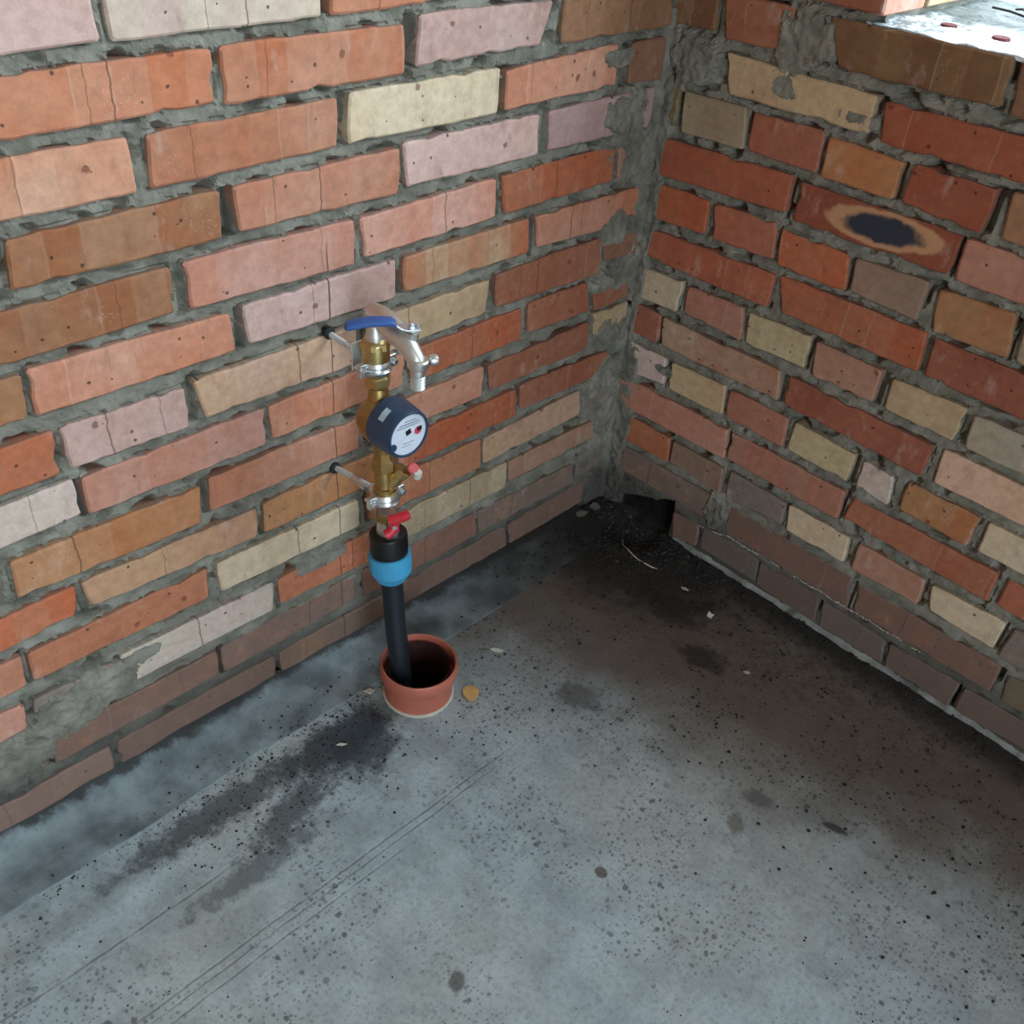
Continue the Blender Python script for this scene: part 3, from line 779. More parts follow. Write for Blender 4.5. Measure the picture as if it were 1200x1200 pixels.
# jamb and sill of the opening
t = NT('jamb_brick'); 
win = link('window_1', None, kind='structure')
def block(a, b, tint, seed, parent=None, name='brick'):
    o = MB().box(a, b).build(name, M['brick'], parent, bevel=.003)
    n = len(o.data.vertices); at_ = o.data.attributes.new('uvm', 'FLOAT_VECTOR', 'POINT')
    at_.data.foreach_set('vector', [c for v in o.data.vertices for c in (v.co.y+v.co.x*.1, v.co.z, v.co.x)])
    at_ = o.data.attributes.new('edge', 'FLOAT', 'POINT'); at_.data.foreach_set('value', [0.]*n)
    ca, cb = [soften(v) for v in TINT[tint]]; o['tint_a'] = [float(v) for v in s2l(ca)]; o['tint_b'] = [float(v) for v in s2l(cb)]
    o['seed'] = float(seed); o['crack_a'] = -1.; o['crack_b'] = -1.; o['soot'] = 0.; o['smear'] = 0.
    return o
z = .990; k = 0
while z+.065 < WZ1:
    cuts = ((.006, .121), (.132, .37)) if k % 2 == 0 else ((.006, .25), (.261, .37))
    for (ya, yb) in cuts:
        if k < 3: block((WX0-.028, ya, z), (WX0+.0, yb, z+.065), ('pinkred', 'cream_pink', 'pink')[k % 3] if ya < .1 else 'cream_tan', 3*k+ya*10, win)
    z += .0762; k += 1
mb = MB(); z = .990+3*.0762; k = 3
while z+.065 < WZ1:
    for (ya, yb) in (((.006, .121), (.132, .37)) if k % 2 == 0 else ((.006, .25), (.261, .37))): mb.box((WX0-.03, ya, z), (WX0, yb, z+.065))
    z += .0762; k += 1
o = mb.build('jamb_brickwork', M['far_brick'], win, kind='stuff')
# sill: trowelled lime mortar, ragged front lip, two round brick cores showing through
vs = []; fs = []; nx, ny = 150, 60
cores = [(.468, .085, .013, .007), (.392, .090, .012, .006)]
for j in range(ny+1):
    for i in range(nx+1):
        x = WX0-.02+(WX1-WX0+.03)*i/nx; y = .0+.38*j/ny
        if j == 0: y = .003+.004*noise.noise(Vector((x*60, 0, 4)))
        zz = WZ0-.003+.0035*fbm(x*22, y*22, 2., 5)+.008*max(0, noise.noise(Vector((x*9, y*9, 5))))*min(1, y*20)
        for (cx, cy, rx, ry) in cores:
            if ((x-cx)/rx)**2+((y-cy)/ry)**2 < 1.: zz -= .004
        vs.append((x, y, zz))
for j in range(ny):
    for i in range(nx):
        k = j*(nx+1)+i; fs.append((k, k+1, k+nx+2, k+nx+1))
b0 = len(vs)
for i in range(nx+1): vs.append((vs[i][0], vs[i][1]+.004, vs[i][2]-.006))
for i in range(nx): fs.append((i+1, i, b0+i, b0+i+1))
link('window_sill', mesh('window_sill', vs, fs, False), M['sill'], win, smooth=True)
for (cx, cy, rx, ry) in cores:
    mb = MB(); mb.lathe((cx, cy, WZ0-.004), (0, 0, 1), [(rx*1.0, 0), (rx*.9, .004)], 10); o = mb.build('core_hole', M['core'], win)
# dark debris on the back of the sill
mb = MB(); rng = random.Random(3)
for (a, b) in (((.40, .20), (.56, .17)), ((.42, .23), (.50, .16)), ((.47, .19), (.62, .26))):
    mb.tube([(a[0]+(b[0]-a[0])*s_/6, a[1]+(b[1]-a[1])*s_/6+rng.uniform(-.006, .006), WZ0+.012+rng.uniform(-.002, .003)) for s_ in range(7)], .0016, 6)
mb.build('tie_wire', M['twig'], smooth=True, label='thin dark wires lying on the white window sill', cat='wire')

# ------------------------------------------------------------------ floor
vs = []; fs = []
xs = []; x = 0.
while x < 1.6: xs.append(x); x += .008
while x < XE+.01: xs.append(x); x += .08
ys = [-v for v in xs if -v >= YB]+[YB]
HOLE = (.166, -.642)
def zfloor(x, y):
    z = .0022*fbm(x*5, y*5, 1., 4)+.0008*noise.noise(Vector((x*60, y*60, 3)))
    k = ((x-.118)/.075)**2+((y+.045)/.055)**2+.4*noise.noise(Vector((x*30, y*30, 0)))
    if k < 1: z -= .018*(1-k)
    if y > -.10: z += max(0., (y+.10))*.02
    # a worn ridge of screed beside the felt strip
    z += .004*math.exp(-((x-.185-.02*noise.noise(Vector((0, y*6, 0))))/.02)**2)*max(0, min(1, (-y-.85)*4))
    z += .006*math.exp(-((x)/.03)**2)*max(0, min(1, (-y-.5)*5))*(1+noise.noise(Vector((0, y*12, 3))))
    return z
for y in ys:
    for x in xs:
        px, py = (x-.01 if x == 0 else x), (y+.02 if y == 0 else y); hd_ = math.hypot(px-HOLE[0], py-HOLE[1])
        if .042 < hd_ < .0575: px = HOLE[0]+(px-HOLE[0])*.0535/hd_; py = HOLE[1]+(py-HOLE[1])*.0535/hd_
        vs.append((px, py, zfloor(x, y)))
nx = len(xs)
for j in range(len(ys)-1):
    for i in range(nx-1):
        cx = (xs[i]+xs[i+1])/2; cy = (ys[j]+ys[j+1])/2
        if math.hypot(cx-HOLE[0], cy-HOLE[1]) < .0525: continue
        k = j*nx+i; fs.append((k, k+nx, k+nx+1, k+1))
floor = link('floor', mesh('floor', vs, fs, False), M['floor'], smooth=True, kind='structure', label='grey cement screed floor with black dirt in the corner')
for p in floor.data.polygons: pass
if floor.data.polygons[10].normal.z < 0: floor.data.flip_normals()

# mortar fillet at the foot of the right wall
mb = MB(); pts = []; n = 150; prof_n = 6; vs = []; fs = []
for i in range(n+1):
    x = .19+1.17*i/n; w = (.011+.007*noise.noise(Vector((x*9, 0, 1)))+.003*noise.noise(Vector((x*50, 0, 1))))*min(1, (x-.18)*12); h = .013+.006*noise.noise(Vector((x*11, 3, 1)))
    for k in range(prof_n+1):
        a = k/prof_n; vs.append((x, .004-(w+.004)*a, -.002+h*(1-a)**1.6+.001*noise.noise(Vector((x*80, a*5, 2)))))
for i in range(n):
    for k in range(prof_n):
        q = i*(prof_n+1)+k; fs.append((q, q+1, q+prof_n+2, q+prof_n+1))
me = mesh('trim_1', vs, fs, False)
if me.polygons[20].normal.z < 0: me.flip_normals()
t = NT('fillet_mortar'); P = t.pos(); n1 = t.noise(P, 30, 5, .6)
c = t.mix(t.ramp(n1, .3, .7), rgba((112, 116, 112)), rgba((150, 158, 154))); c = t.mix(t.ramp(t.noise(P, 12, 4), .52, .62, 0, .7), c, rgba((70, 68, 66)))
t.l.new(c, t.b.inputs['Base Color']); t.b.inputs['Roughness'].default_value = .9; t.bump(n1, .6, .003)
link('trim_1', me, t.m, smooth=True, kind='structure', label='pale mortar fillet along the foot of the right wall')

# roofing felt strip along the foot of the left wall
vs = []; fs = []; n = 170; m = 12
for i in range(n+1):
    y = -.075-1.80*i/n
    xe = .108+.006*noise.noise(Vector((y*3, 0, 0)))+.0012*noise.noise(Vector((y*40, 0, 0)))+.016*max(0, (-y-1.0))-.05*max(0, 1+(y+.02)/.16)
    for k in range(m+1):
        f = k/m; x = -.004+(xe+.004)*f
        z = zfloor(x, y)+.0022+.0016*noise.noise(Vector((x*14, y*7, 6)))+.0006+.010*(1-f)**4
        vs.append((x, y, z))
for i in range(n):
    for k in range(m): q = i*(m+1)+k; fs.append((q, q+m+1, q+m+2, q+1))
b0 = len(vs)
for i in range(n+1): v = vs[i*(m+1)+m]; vs.append((v[0]-.0006, v[1], v[2]-.0055))
for i in range(n): fs.append((i*(m+1)+m, (i+1)*(m+1)+m, b0+i+1, b0+i))
me = mesh('roofing_felt', vs, fs, False)
if me.polygons[20].normal.z < 0: me.flip_normals()
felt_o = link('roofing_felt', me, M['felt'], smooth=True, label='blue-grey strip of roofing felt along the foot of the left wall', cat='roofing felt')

for p in list(felt_o.data.polygons)[-n:]: p.use_smooth = False
bm = bmesh.new(); bm.from_mesh(felt_o.data); bm.faces.ensure_lookup_table()
for f in bm.faces[-n:]:
    for e in f.edges: e.smooth = False
bm.to_mesh(felt_o.data); bm.free()

# ------------------------------------------------------------------ rubble and crumbs
def crumb(mb, x, y, z, r, rng, flat=.6):
    # small irregular octahedron
    vs = []
    for d in ((1, 0, 0), (-1, 0, 0), (0, 1, 0), (0, -1, 0), (0, 0, 1), (0, 0, -1)):
        k = r*rng.uniform(.6, 1.25); vs.append((x+d[0]*k, y+d[1]*k, z+d[2]*k*flat))
    mb.add(vs, [(0, 2, 4), (2, 1, 4), (1, 3, 4), (3, 0, 4), (2, 0, 5), (1, 2, 5), (3, 1, 5), (0, 3, 5)])
rng = random.Random(11); dark = MB(); grey = MB()
def sow(mb, n, fx, rmin, rmax):
    for _ in range(n):
        x, y = fx()
        if x < .004 or y > -.004 or math.hypot(x-HOLE[0], y-HOLE[1]) < .068: continue
        r = rmin+(rmax-rmin)*rng.random()**3
        crumb(mb, x, y, zfloor(x, y)+r*.3+(.004 if x < .105 and y < -.14 else 0), r, rng)
G = rng.gauss
sow(dark, 2600, lambda: (abs(G(0, .17)), -abs(G(0, .08))), .0010, .0065)
sow(dark, 1300, lambda: (rng.uniform(0, 1.2), -abs(G(.012, .022))), .0008, .004)
sow(dark, 1500, lambda: (rng.uniform(.05, 1.1), -abs(G(.05, .22))), .0008, .0038)
sow(dark, 1100, lambda: (abs(G(.004, .009)), -rng.uniform(.05, 1.3)), .0008, .004)
sow(dark, 700, lambda: (rng.uniform(0, .11), -abs(G(.1, .1))), .0008, .004)
sow(dark, 1100, lambda: (G(.17, .05), -G(.84, .13)), .0006, .0028)
sow(dark, 350, lambda: (G(.118, .007), -rng.uniform(.4, 1.25)), .0006, .0028)
sow(dark, 700, lambda: (rng.uniform(.12, 1.0), -rng.uniform(.3, 1.3)), .0005, .0018)
sow(dark, 250, lambda: (G(.28, .05), -G(.60, .06)), .0006, .0026)
sow(grey, 260, lambda: (abs(G(.04, .14)), -abs(G(.02, .07))), .0008, .0042)
sow(grey, 260, lambda: (rng.uniform(.1, 1.1), -abs(G(.02, .18))), .0006, .0022)
sow(grey, 110, lambda: (G(.16, .05), -G(.9, .2)), .0006, .002)
sow(grey, 60, lambda: (G(.3, .06), -G(.5, .06)), .0006, .002)
dark.build('dirt_crumbs', M['crumb'], label='black crumbs of dirt scattered over the floor and corner', cat='dirt', kind='stuff')
grey.build('mortar_crumbs', M['crumb_grey'], label='small grey mortar crumbs scattered near the walls', cat='rubble', kind='stuff')

crust = MB()
for i in range(260):
    u_ = .245+.46*i/260+rng.uniform(-.002, .002); gap = noise.noise(Vector((u_*24, 4, 0)))
    if gap < -.12: continue
    zz_ = .083-.014*(u_ < .31)*(.31-u_)/.065+.003*noise.noise(Vector((u_*40, 0, 3)))+rng.uniform(-.0012, .0012)
    crumb(crust, u_, -.0012, zz_, rng.uniform(.0008, .0022), rng, .8)
crust.build('lime_crust', M['chips'], wall_right, kind='stuff', label='white lime crust along the lowest joint')
def flake(name, x, y, pts, th, mat, label, rz=0, group=None, cat='chip', tilt=(0, 0)):
    n = len(pts); vs = [(px, py, th) for px, py in pts]+[(px*.92, py*.92, 0) for px, py in pts]
    fs = [tuple(range(n)), tuple(range(2*n-1, n-1, -1))]+[(i, n+i, n+(i+1) % n, (i+1) % n) for i in range(n)]
    o = link(name, mesh(name, vs, fs), mat, label=label, cat=cat, group=group)
    o.location = (x, y, zfloor(x, y)+.0008); o.rotation_euler = (tilt[0], tilt[1], rz); return o
YC = [(-.014, .006), (-.009, .014), (-.001, .015), (.006, .013), (.014, .005), (.012, -.004), (.004, -.014), (-.003, -.013), (-.011, -.004)]
flake('brick_chip', .2307, -.5839, YC, .006, M['yellow_chip'], 'yellow brick chip beside the orange sleeve', PI/4, tilt=(.1, -.12))
flake('mortar_flake', .185, -.482, [(-.012, 0), (-.006, .0045), (.004, .004), (.013, .001), (.006, -.0035), (-.005, -.003)], .002, M['chips'], 'thin pale flake behind the orange sleeve', .75, tilt=(.1, .1))
flake('mortar_flake', .168, -.500, [(-.009, -.001), (-.002, .003), (.009, .002), (.004, -.003)], .0015, M['crumb_grey'], 'small grey flake next to the thin pale flake behind the sleeve', .9)
flake('white_chip', .376, -.122, [(-.005, .006), (.001, .003), (.006, .005), (.004, -.006), (-.005, -.005)], .003, M['white_plastic'], 'bright white chip on black dirt near the right wall', .3, tilt=(.3, .2))
flake('mortar_flake', .30, -.10, [(-.008, 0), (0, .004), (.008, .001), (0, -.003)], .002, M['chips'], 'tiny pale chip on the floor left of the bright white chip', .2)
flake('mortar_flake', .116, -.705, [(-.008, -.003), (-.002, .006), (.008, .004), (.005, -.004)], .003, M['chips'], 'pale grey mortar chip touching the left of the orange sleeve', .5)
flake('mortar_flake', .175, -.805, [(-.008, -.001), (-.002, .003), (.009, .002), (.002, -.002)], .0015, M['chips'], 'sliver of pale mortar on the dark damp patch left of the sleeve', .8)
flake('mortar_flake', .505, -.19, [(-.005, -.003), (0, .004), (.006, .002), (.003, -.003)], .002, M['chips'], 'pale chip on the brown dirt in front of the right wall', .1)
flake('mortar_lump', .022, -.045, [(-.010, -.006), (-.008, .008), (.004, .010), (.011, .002), (.006, -.008)], .007, M['crumb_grey'], 'grey mortar lump lying deepest in the corner', .3, cat='rubble', tilt=(.2, .1))
flake('mortar_lump', .018, -.090, [(-.006, -.022), (-.007, .012), (.003, .022), (.008, .008), (.004, -.02)], .006, M['crumb_grey'], 'long grey mortar lump against the left wall in the corner', -.2, cat='rubble', tilt=(.1, .2))
# half buried ring edge in the corner pit
pts = []
for i in range(15):
    a = math.radians(200+95*i/14); pts.append((.195+.083*math.cos(a), -.040+.062*math.sin(a), zfloor(.195+.083*math.cos(a), -.040+.062*math.sin(a))+.002))
MB().tube(pts, [.0007]+[.0015]*13+[.0007], 6).build('curved_strip', M['chips'], smooth=True, label='thin pale curved strip half buried in black dirt near the corner', cat='strip')

# ------------------------------------------------------------------ drain sleeve and water riser
ob = thing('drain_sleeve', 'orange-brown plastic pipe sleeve standing in the floor around the black pipe', 'pipe', (HOLE[0], HOLE[1], 0))
MB().lathe((0, 0, 0), (0, 0, 1), [(.055, -.20), (.055, .038), (.0565, .044), (.0515, .044), (.0515, -.20)], 64, closed=True).build('body', M['sleeve'], ob, smooth=True)
MB().lathe((0, 0, 0), (0, 0, 1), [(.0545, .036), (.0590, .041), (.0620, .048), (.0632, .058), (.0626, .067), (.0605, .0705), (.0585, .0695), (.0570, .060), (.0560, .040)], 64, closed=True).build('collar', M['sleeve'], ob, smooth=True)
MB().lathe((0, 0, 0), (0, 0, 1), [(.0550, -.003), (.0580, -.002), (.0578, .0025), (.0552, .0035)], 48, closed=True).build('mortar_ring', M['chips'], ob, smooth=True)
MB().lathe((0, 0, -.2), (0, 0, 1), [(.0514, 0), (.0514, .262), (.0508, .262), (.0508, 0)], 48, closed=True).build('lining', M['lining'], ob, smooth=True, label='dark inside of the sleeve')
MB().lathe((0, 0, -.2), (0, 0, 1), [(.054, 0), (.054, .004)], 32).build('soil', M['crumb'], ob)

AY = -.668
def ax(z):   # the riser leans a little out from the wall towards its foot
    pts = [(-.2, .158), (.056, .1525), (.15, .1385), (.242, .1300), (.28, .1262), (.378, .118), (.49, .109), (.583, .102), (.70, .0955)]
    for (z0, x0), (z1, x1) in zip(pts, pts[1:]):
        if z <= z1: return x0+(x1-x0)*(z-z0)/(z1-z0)
    return pts[-1][1]
def A(z): return Vector((ax(z), AY, z))
def dirn(z): return (A(z+.02)-A(z-.02)).normalized()
def seg(mb, z0, prof, n=32, rot=0):   # lathe along the riser starting at height z0
    return mb.lathe(A(z0), dirn(z0+.01), prof, n, ref=(1, 0, 0), rot=rot)

MB().tube([A(z) for z in (-.19, -.05, .05, .10, .15, .2, .25, .27)], .0165, 24).build('water_pipe', M['pe'], smooth=True, label='black plastic water pipe rising out of the orange sleeve', cat='pipe')

ob = thing('compression_coupling', 'black compression coupling with a light blue nut on the pipe', 'pipe fitting', A(.242))
def loc(mb, o):   # rebase vertices to the thing's origin
    l = o.location; mb.v = [(v[0]-l[0], v[1]-l[1], v[2]-l[2]) for v in mb.v]; return mb
mb = MB(); nn = 48; prof = [(.0215, 0), (.0235, .002), (.0295, .015), (.0312, .0165), (.0318, .044), (.0312, .0485), (.0278, .049)]
seg(mb, .238, prof, nn)
nut = loc(mb, ob).build('nut', M['blue_nut'], ob, smooth=True, label='light blue nut')
mb = MB()
for k in range(12):
    th = 2*PI*k/12; d = dirn(.26); c0 = A(.257)
    p = c0+Vector((math.cos(th)*.0312, math.sin(th)*.0312, 0)); mb.tube([p, p+d*.027], .0010, 6)
loc(mb, ob).build('grip_ribs', M['blue_nut'], nut, kind='stuff')
mb = MB(); seg(mb, .272, [(.0275, 0), (.0277, .022), (.0283, .024), (.0283, .046), (.0272, .0495), (.0225, .051), (.0215, .0515)], 48); loc(mb, ob).build('body', M['black_plastic'], ob, smooth=True)

# ball valve with red butterfly handle
ob = thing('ball_valve', 'small ball valve with a red butterfly handle above the black coupling', 'valve', A(.325))
mb = MB(); seg(mb, .320, [(.0165, 0), (.0165, .012), (.0150, .013), (.0150, .026), (.0135, .027), (.0135, .040)], 32); loc(mb, ob).build('body', M['nickel'], ob, smooth=True)
mb = MB(); seg(mb, .345, [(.0165, 0), (.0172, .001), (.0172, .012), (.0165, .013)], 6, .3); loc(mb, ob).build('hex_end', M['brass_dull'], ob)
HD = Vector((.82, -.57, 0)).normalized()   # stem points out of the wall towards the room
c0 = A(.351)+Vector((.004, .008, 0)); mb = MB(); mb.lathe(c0, HD, [(.0085, 0), (.0085, .020), (.0065, .022), (.0065, .027)], 20); loc(mb, ob).build('stem', M['nickel'], ob, smooth=True)
c1 = c0+HD*.026; sd = HD.cross(Vector((0, 0, 1))).normalized()
tv = (Vector((0, 0, 1))*.86-sd*.0).normalized()
def hp(a, b, c=0): return c1+sd*a+Vector((0, 0, 1))*b+HD*c
SG = -1 if sd.y > 0 else 1
mb = MB(); mb.ribbon([hp(0, -.008), hp(0, .0, .002), hp(0, .012, .001)], sd, .013, .005)
mb.tube([hp(-.006*SG*-1, .010), hp(.012*-SG, .018, .003), hp(.020*-SG, .0225, .003)], [.0076, .0076, .0072], 12)
mb.tube([hp(0, -.004), hp(.007*SG, -.009, .004), hp(.013*SG, -.012, .005)], [.0072, .0078, .0074], 12)
hd = loc(mb, ob).build('handle', M['red_plastic'], ob, smooth=True, label='red butterfly handle')
mb = MB(); mb.lathe(hp(0, 0, .003), HD, [(.0045, 0), (.0045, .003), (.003, .004)], 6); loc(mb, ob).build('screw', M['chrome'], hd)

# Y strainer
ob = thing('strainer', 'dull brass Y strainer below the water meter', 'strainer', A(.39))
mb = MB(); seg(mb, .388, [(.0150, 0), (.0165, .002), (.0165, .013), (.0135, .015), (.0128, .024), (.0138, .030), (.0130, .042)], 32); loc(mb, ob).build('body', M['brass_dull'], ob, smooth=True)
mb = MB(); seg(mb, .430, [(.0165, 0), (.0172, .001), (.0172, .014), (.0160, .015), (.0125, .019), (.0120, .029)], 6, .2); loc(mb, ob).build('hex_nut', M['brass_dull'], ob)
b0 = A(.400)+Vector((.003, .002, 0)); bd = Vector((.40, .42, .82)).normalized()
mb = MB(); mb.lathe(b0, bd, [(.0085, -.004), (.0098, .004), (.0098, .028), (.0105, .030)], 24); loc(mb, ob).build('branch', M['brass'], ob, smooth=True)
mb = MB(); mb.lathe(b0, bd, [(.0120, .030), (.0132, .031), (.0132, .039), (.0110, .041)], 8); loc(mb, ob).build('cap', M['brass'], ob)
# lead seal on its wire
s0 = b0+bd*.040+Vector((.010, .008, .004)); ob = thing('meter_seal', 'pink and white plastic seal hanging just under the meter dial', 'seal', s0)
loc(MB().lathe(s0, (.6, -.4, .5), [(.006, -.004), (.0078, -.002), (.0078, .004), (.006, .006)], 16), ob).build('cap', M['pink_plastic'], ob, smooth=True)
loc(MB().lathe(s0+Vector((.008, .002, -.007)), (.3, -.1, 1), [(.0058, -.006), (.0064, -.003), (.006, .005)], 12), ob).build('tag', M['white_plastic'], ob, smooth=True)
loc(MB().tube([s0+Vector((-.002, 0, 0)), s0+Vector((-.008, -.003, .003)), s0+Vector((-.014, -.004, -.002))], .0008, 6), ob).build('wire', M['steel'], ob, smooth=True)

# water meter
MZ = .515; MC = Vector((0, AY, MZ))
ob = thing('water_meter', 'navy water meter with round pale dial on a brass body', 'water meter', (.10, AY, MZ))
xa = ax(MZ)
mb = MB(); mb.lathe((xa-.022, AY, MZ-.004), (1, 0, 0), [(.010, -.004), (.022, .000), (.030, .008), (.0335, .018), (.0345, .030), (.0345, .038)], 40)
mb.tube([A(.458), A(.472), A(.485), A(.52), A(.545), A(.558)], [.0125, .0135, .018, .020, .0145, .0125], 24)
loc(mb, ob).build('body', M['brass_dull'], ob, smooth=True)
mb = MB(); seg(mb, .558, [(.0125, 0), (.0165, .002), (.0180, .004), (.0180, .016), (.0165, .018), (.0130, .021)], 6, .25); loc(mb, ob).build('union_nut', M['brass'], ob)
mb = MB(); seg(mb, .536, [(.0120, 0), (.0120, .020)], 24); seg(mb, .572, [(.0125, 0), (.0125, .016)], 24); loc(mb, ob).build('tail_piece', M['brass'], ob, smooth=True)
fx = .168; DX = Vector((1, .0, .02)).normalized()
hs = loc(MB().lathe((fx, AY, MZ), DX, [(.0370, -.044), (.0382, -.040), (.0372, -.026), (.0352, -.006), (.0338, .0), (.0328, .0012), (.0305, .0012), (.0300, -.003), (.0295, -.003)], 56), ob).build('housing', M['navy'], ob, smooth=True)
fc = loc(MB().lathe((fx, AY, MZ), DX, [(.0300, -.0030), (.0300, -.0012)], 48), ob).build('dial', M['face'], ob, label='pale round dial face')
def mark(y0, z0, w, h, mat, nm, n=0, rx=-.12, d=0.):
    mb = MB()
    if n: mb.lathe((fx-.0011+d, AY+y0, MZ+z0), DX, [(w, 0), (w*.96, .0005)], n)
    else:
        ca, sa = math.cos(rx), math.sin(rx); vs = []
        for xx in (fx-.0013+d, fx-.0005+d):
            for a, b in ((-w/2, -h/2), (w/2, -h/2), (w/2, h/2), (-w/2, h/2)): vs.append((xx, AY+y0+a*ca-b*sa, MZ+z0+a*sa+b*ca))
        mb.add(vs, [(0, 1, 2, 3), (7, 6, 5, 4), (0, 4, 5, 1), (1, 5, 6, 2), (2, 6, 7, 3), (3, 7, 4, 0)])
    return loc(mb, ob).build(nm, M[mat], fc)
mark(.000, .0035, .0085, .0075, 'black_mark', 'printed_square', rx=.3)
mark(.0165, .0005, .0062, 0, 'pink_mark', 'red_pointer', n=16)
mark(.0185, .0030, .0075, .0060, 'black_mark', 'number_window', rx=.2, d=.0006)
mark(.002, .0165, .034, .0016, 'grey_mark', 'printed_line', rx=-.05); mark(.001, .0128, .040, .0010, 'grey_mark', 'printed_line', rx=-.05)
mark(.004, .0205, .020, .0010, 'grey_mark', 'printed_line', rx=-.05); mark(-.004, -.0165, .016, .0010, 'grey_mark', 'printed_line', rx=-.05); mark(.0005, -.0125, .020, .0010, 'grey_mark', 'printed_line', rx=-.05)
loc(MB().lathe((fx-.0022, AY-.0262, MZ-.0110), DX, [(.0058, 0), (.0054, .0030)], 14), ob).build('notch', M['navy'], hs, smooth=True)
# pale sticker on the housing's upper left flank
th = math.radians(128); rr = .0378
vs = []
for xx in (fx-.027, fx-.018):
    for a in (-.17, 0, .17):
        t2 = th+a*1.5; r_ = rr-.0022*(xx-(fx-.034))/.02+.0006; vs.append((xx, AY+r_*math.cos(t2), MZ+r_*math.sin(t2)))
fs = [(0, 1, 4, 3), (1, 2, 5, 4)]
me = mesh('sticker', [(v[0]-.10, v[1]-AY, v[2]-MZ) for v in vs], fs); link('sticker', me, M['sticker'], hs, label='small pale rectangular sticker')
sol = hs.children[-1].modifiers.new('s', 'SOLIDIFY'); sol.thickness = .0006; sol.offset = 1

# brass union above the meter
ob = thing('brass_union', 'bright round brass union between upper clamp and tap', 'pipe fitting', A(.60))
mb = MB(); seg(mb, .588, [(.0150, 0), (.0178, .003), (.0182, .008), (.0182, .034), (.0170, .037), (.0150, .0385), (.0135, .0390)], 40); loc(mb, ob).build('body', M['brass'], ob, smooth=True)
mb = MB(); seg(mb, .614, [(.0190, 0), (.0202, .002), (.0202, .011), (.0190, .0125)], 6, .1); loc(mb, ob).build('hex_collar', M['brass'], ob)

# pipe clamps with threaded rods into the wall
def clamp(zc, zh, rad, label, tab):
    o = thing('pipe_clamp', label, 'pipe clamp', (ax(zc), AY, zc), 'pipe clamps holding the riser to the left wall')
    mb = MB(); seg(mb, zc-.0105, [(rad-.0015, 0), (rad+.001, .0005), (rad+.0026, .003), (rad+.0034, .0055), (rad+.0014, .0085), (rad+.0012, .0105), (rad+.0034, .0135), (rad+.0026, .017), (rad+.001, .0205), (rad-.0015, .021)], 40)
    loc(mb, o).build('band', M['chrome'], o, smooth=True)
    # ears and bolts on both sides
    for s_ in (1, -1):
        e0 = Vector((ax(zc), AY+s_*(rad+.002), zc)); mb = MB(); mb.box((e0.x-.0045, min(e0.y, e0.y+s_*.011), zc-.0095), (e0.x+.0045, max(e0.y, e0.y+s_*.011), zc+.0095))
        ear = loc(mb, o).build('ear', M['chrome'], o, bevel=.0012)
        mb = MB(); mb.lathe((e0.x-.009, e0.y+s_*.0065, zc), (1, 0, 0), [(.0026, -.003), (.0026, .014)], 12); mb.lathe((e0.x-.009, e0.y+s_*.0065, zc), (1, 0, 0), [(.0046, .0135), (.0046, .0185), (.0036, .0195)], 6)
        loc(mb, o).build('bolt', M['chrome'], ear, smooth=False)
    x1 = ax(zc)-rad
    mb = MB(); L = x1+.01; k = 44; prof = []
    for i in range(k): prof += [(.0040, L*i/k), (.0046, L*(i+.5)/k)]
    mb.lathe((-.01, AY, zh), (1, 0, (zc-zh)/L), prof, 10); loc(mb, o).build('threaded_rod', M['steel'], o, smooth=True)
    mb = MB(); f = .50; mb.lathe((-.01+L*f, AY, zh+(zc-zh)*f), (1, 0, 0), [(.0062, 0), (.0066, .001), (.0066, .028), (.0062, .029)], 12); loc(mb, o).build('sleeve_nut', M['chrome'], o, smooth=True)
    mb = MB(); mb.lathe((x1-.012, AY, zc), (1, 0, 0), [(.0068, 0), (.0075, .001), (.0075, .009), (.0068, .010)], 6); loc(mb, o).build('hex_nut', M['chrome'], o)
    mb = MB(); mb.lathe((-.006, AY, zh), (1, 0, 0), [(.0085, 0), (.0088, .006), (.007, .0085), (.0045, .009)], 18); loc(mb, o).build('wall_plug', M['hole'], o, smooth=True)
    if tab:
        mb = MB(); mb.box((x1-.012, AY-.0195, zc-.014), (x1-.0095, AY-.0035, zc+.026)); loc(mb, o).build('back_plate', M['steel'], o, bevel=.0008)
    return o
clamp(.590, .5927, .0165, 'zinc pipe clamp with threaded rod, above the water meter', True)
clamp(.384, .3675, .0180, 'zinc pipe clamp with threaded rod, below the water meter', False)

# garden tap
T0 = A(.640)
ob = thing('garden_tap', 'silver garden tap with a blue lever on top of the riser', 'tap', T0)
def B(x, z, y=0.): return Vector((x, AY+y, z))
mb = MB(); seg(mb, .626, [(.0125, 0), (.0125, .006), (.0118, .009), (.0095, .020), (.0100, .032), (.0115, .040)], 28); loc(mb, ob).build('inlet_stem', M['nickel'], ob, smooth=True)
xt = ax(.66)
body = [B(xt-.009, .6630), B(xt-.002, .6650), B(xt+.012, .6640), B(xt+.030, .6600), B(xt+.048, .6545), B(xt+.064, .6480), B(xt+.076, .6400)]
mb = MB(); mb.tube(body, [.0060, .0115, .0145, .0165, .0165, .0140, .0118], 28); loc(mb, ob).build('body', M['nickel'], ob, smooth=True)
mb = MB(); mb.lathe(B(xt-.006, .6637), (-1, 0, .02), [(.0090, -.004), (.0098, -.002), (.0098, .003), (.0080, .005)], 6); loc(mb, ob).build('end_plug', M['nickel'], ob)
sp = [B(xt+.074, .6410), B(xt+.083, .634), B(xt+.087, .626), B(xt+.087, .614)]
mb = MB(); mb.tube(sp, [.0122, .0112, .0105, .0098], 24); s_o = loc(mb, ob).build('spout', M['nickel'], ob, smooth=True)
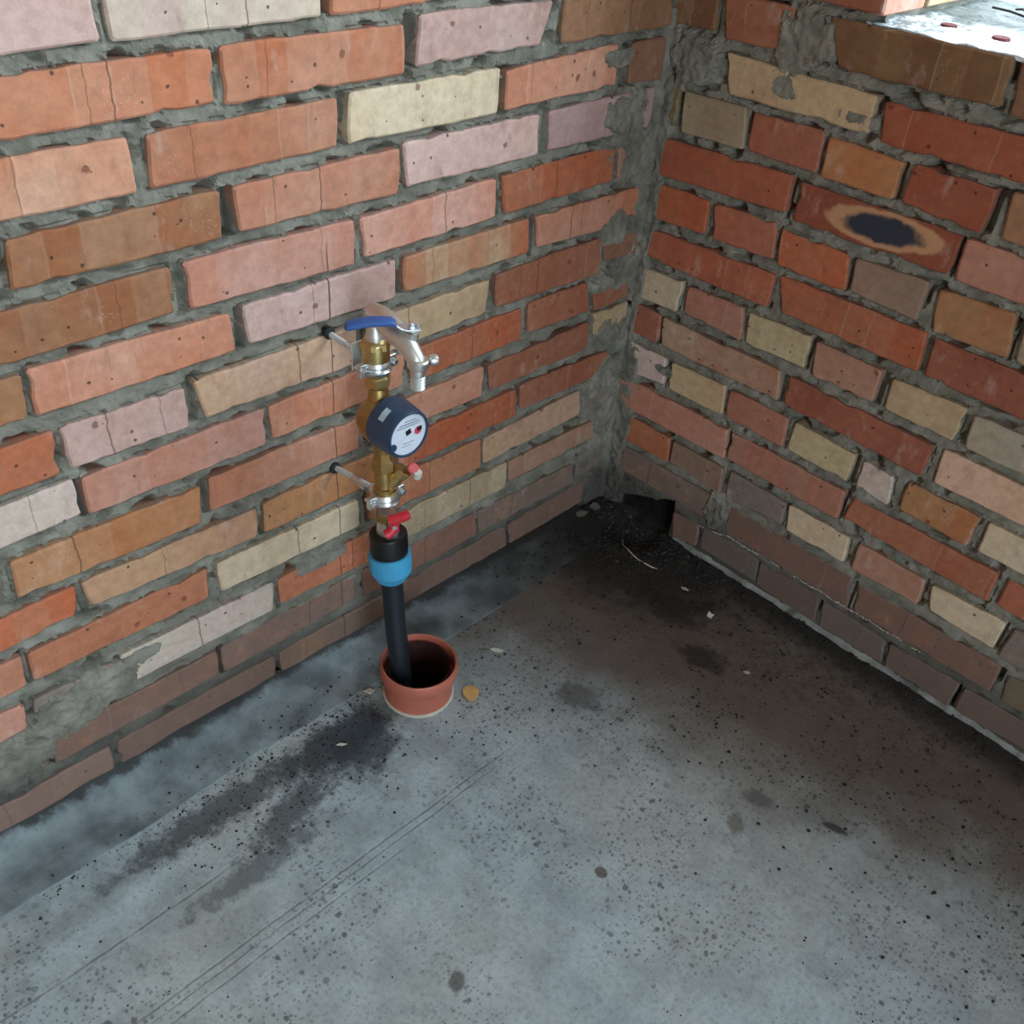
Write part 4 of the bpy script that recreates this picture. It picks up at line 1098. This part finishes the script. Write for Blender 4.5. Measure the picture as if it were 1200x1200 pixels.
mb = MB(); mb.lathe(B(xt+.087, .636), (0, 0, -1), [(.0125, 0), (.0140, .002), (.0140, .010), (.0128, .012)], 16); loc(mb, ob).build('union_ring', M['nickel'], s_o, smooth=True)
mb = MB(); pr_ = [(.0092, 0)]
for i in range(5): pr_ += [(.0072, .001+i*.0052), (.0096, .0040+i*.0052)]
pr_ += [(.0062, .028)]; mb.lathe(B(xt+.0872, .620), (0, 0, -1), pr_, 20); loc(mb, ob).build('hose_barb', M['steel'], ob, smooth=True)
# thumb screw at the right of the spout
kd = Vector((.45, .89, 0)).normalized(); k0 = B(xt+.088, .633)
mb = MB(); mb.lathe(k0, kd, [(.0030, .006), (.0030, .013), (.0068, .0145), (.0080, .0185), (.0072, .0235), (.004, .0255)], 18); loc(mb, ob).build('thumb_screw', M['nickel'], ob, smooth=True)
# lever
pv = B(xt+.069, .6610, .005)
mb = MB(); mb.lathe(pv, (0.15, 0, 1), [(.0090, -.014), (.0090, .004), (.0050, .005), (.0050, .010)], 16); loc(mb, ob).build('gland', M['nickel'], ob, smooth=True)
ld = Vector((-.53, -.85, 0)).normalized(); sdv = Vector((0, 0, 1)).cross(ld).normalized()
def LP(s_, h): return pv+ld*s_+Vector((0, 0, h))
lever = [LP(-.010, .0085), LP(.006, .0085), LP(.014, .0100), LP(.022, .0165), LP(.032, .0180), LP(.056, .0175), LP(.077, .0145)]
mb = MB(); mb.ribbon(lever, sdv, [.017, .018, .014, .014, .014, .012, .012], .0026); lv = loc(mb, ob).build('lever', M['chrome'], ob, bevel=.0006)
grip = [LP(.020, .0155), LP(.025, .0182), LP(.036, .0190), LP(.054, .0188), LP(.070, .0165), LP(.080, .0142), LP(.0825, .0135)]
vs = []; fs = []; nn = 16; wd = [.0075, .0088, .0094, .0096, .0098, .0085, .0045]; ht = [.0028, .0040, .0044, .0044, .0046, .0042, .0024]
for p, w_, h_ in zip(grip, wd, ht):
    for k in range(nn):
        a = 2*PI*k/nn; vs.append(p+sdv*math.copysign(abs(math.cos(a))**.6, math.cos(a))*w_+Vector((0, 0, 1))*math.copysign(abs(math.sin(a))**.7, math.sin(a))*h_)
for i in range(len(grip)-1):
    for k in range(nn): fs.append((i*nn+k, i*nn+(k+1) % nn, (i+1)*nn+(k+1) % nn, (i+1)*nn+k))
fs.append(tuple(range(nn))[::-1]); fs.append(tuple((len(grip)-1)*nn+k for k in range(nn)))
mb = MB(); mb.add(vs, fs); loc(mb, ob).build('grip', M['blue_grip'], lv, smooth=True, label='blue plastic grip')
mb = MB(); mb.lathe(LP(0, .0095), (0, 0, 1), [(.0050, 0), (.0050, .0040), (.0026, .0042), (.0026, .0070)], 6); loc(mb, ob).build('nut', M['chrome'], lv)
mb = MB(); mb.lathe(LP(-.0085, .0085), (0, 0, 1), [(.0022, 0), (.0022, .0050)], 8); loc(mb, ob).build('stop_pin', M['chrome'], lv)

SC.cycles.max_bounces = 10; SC.cycles.diffuse_bounces = 6
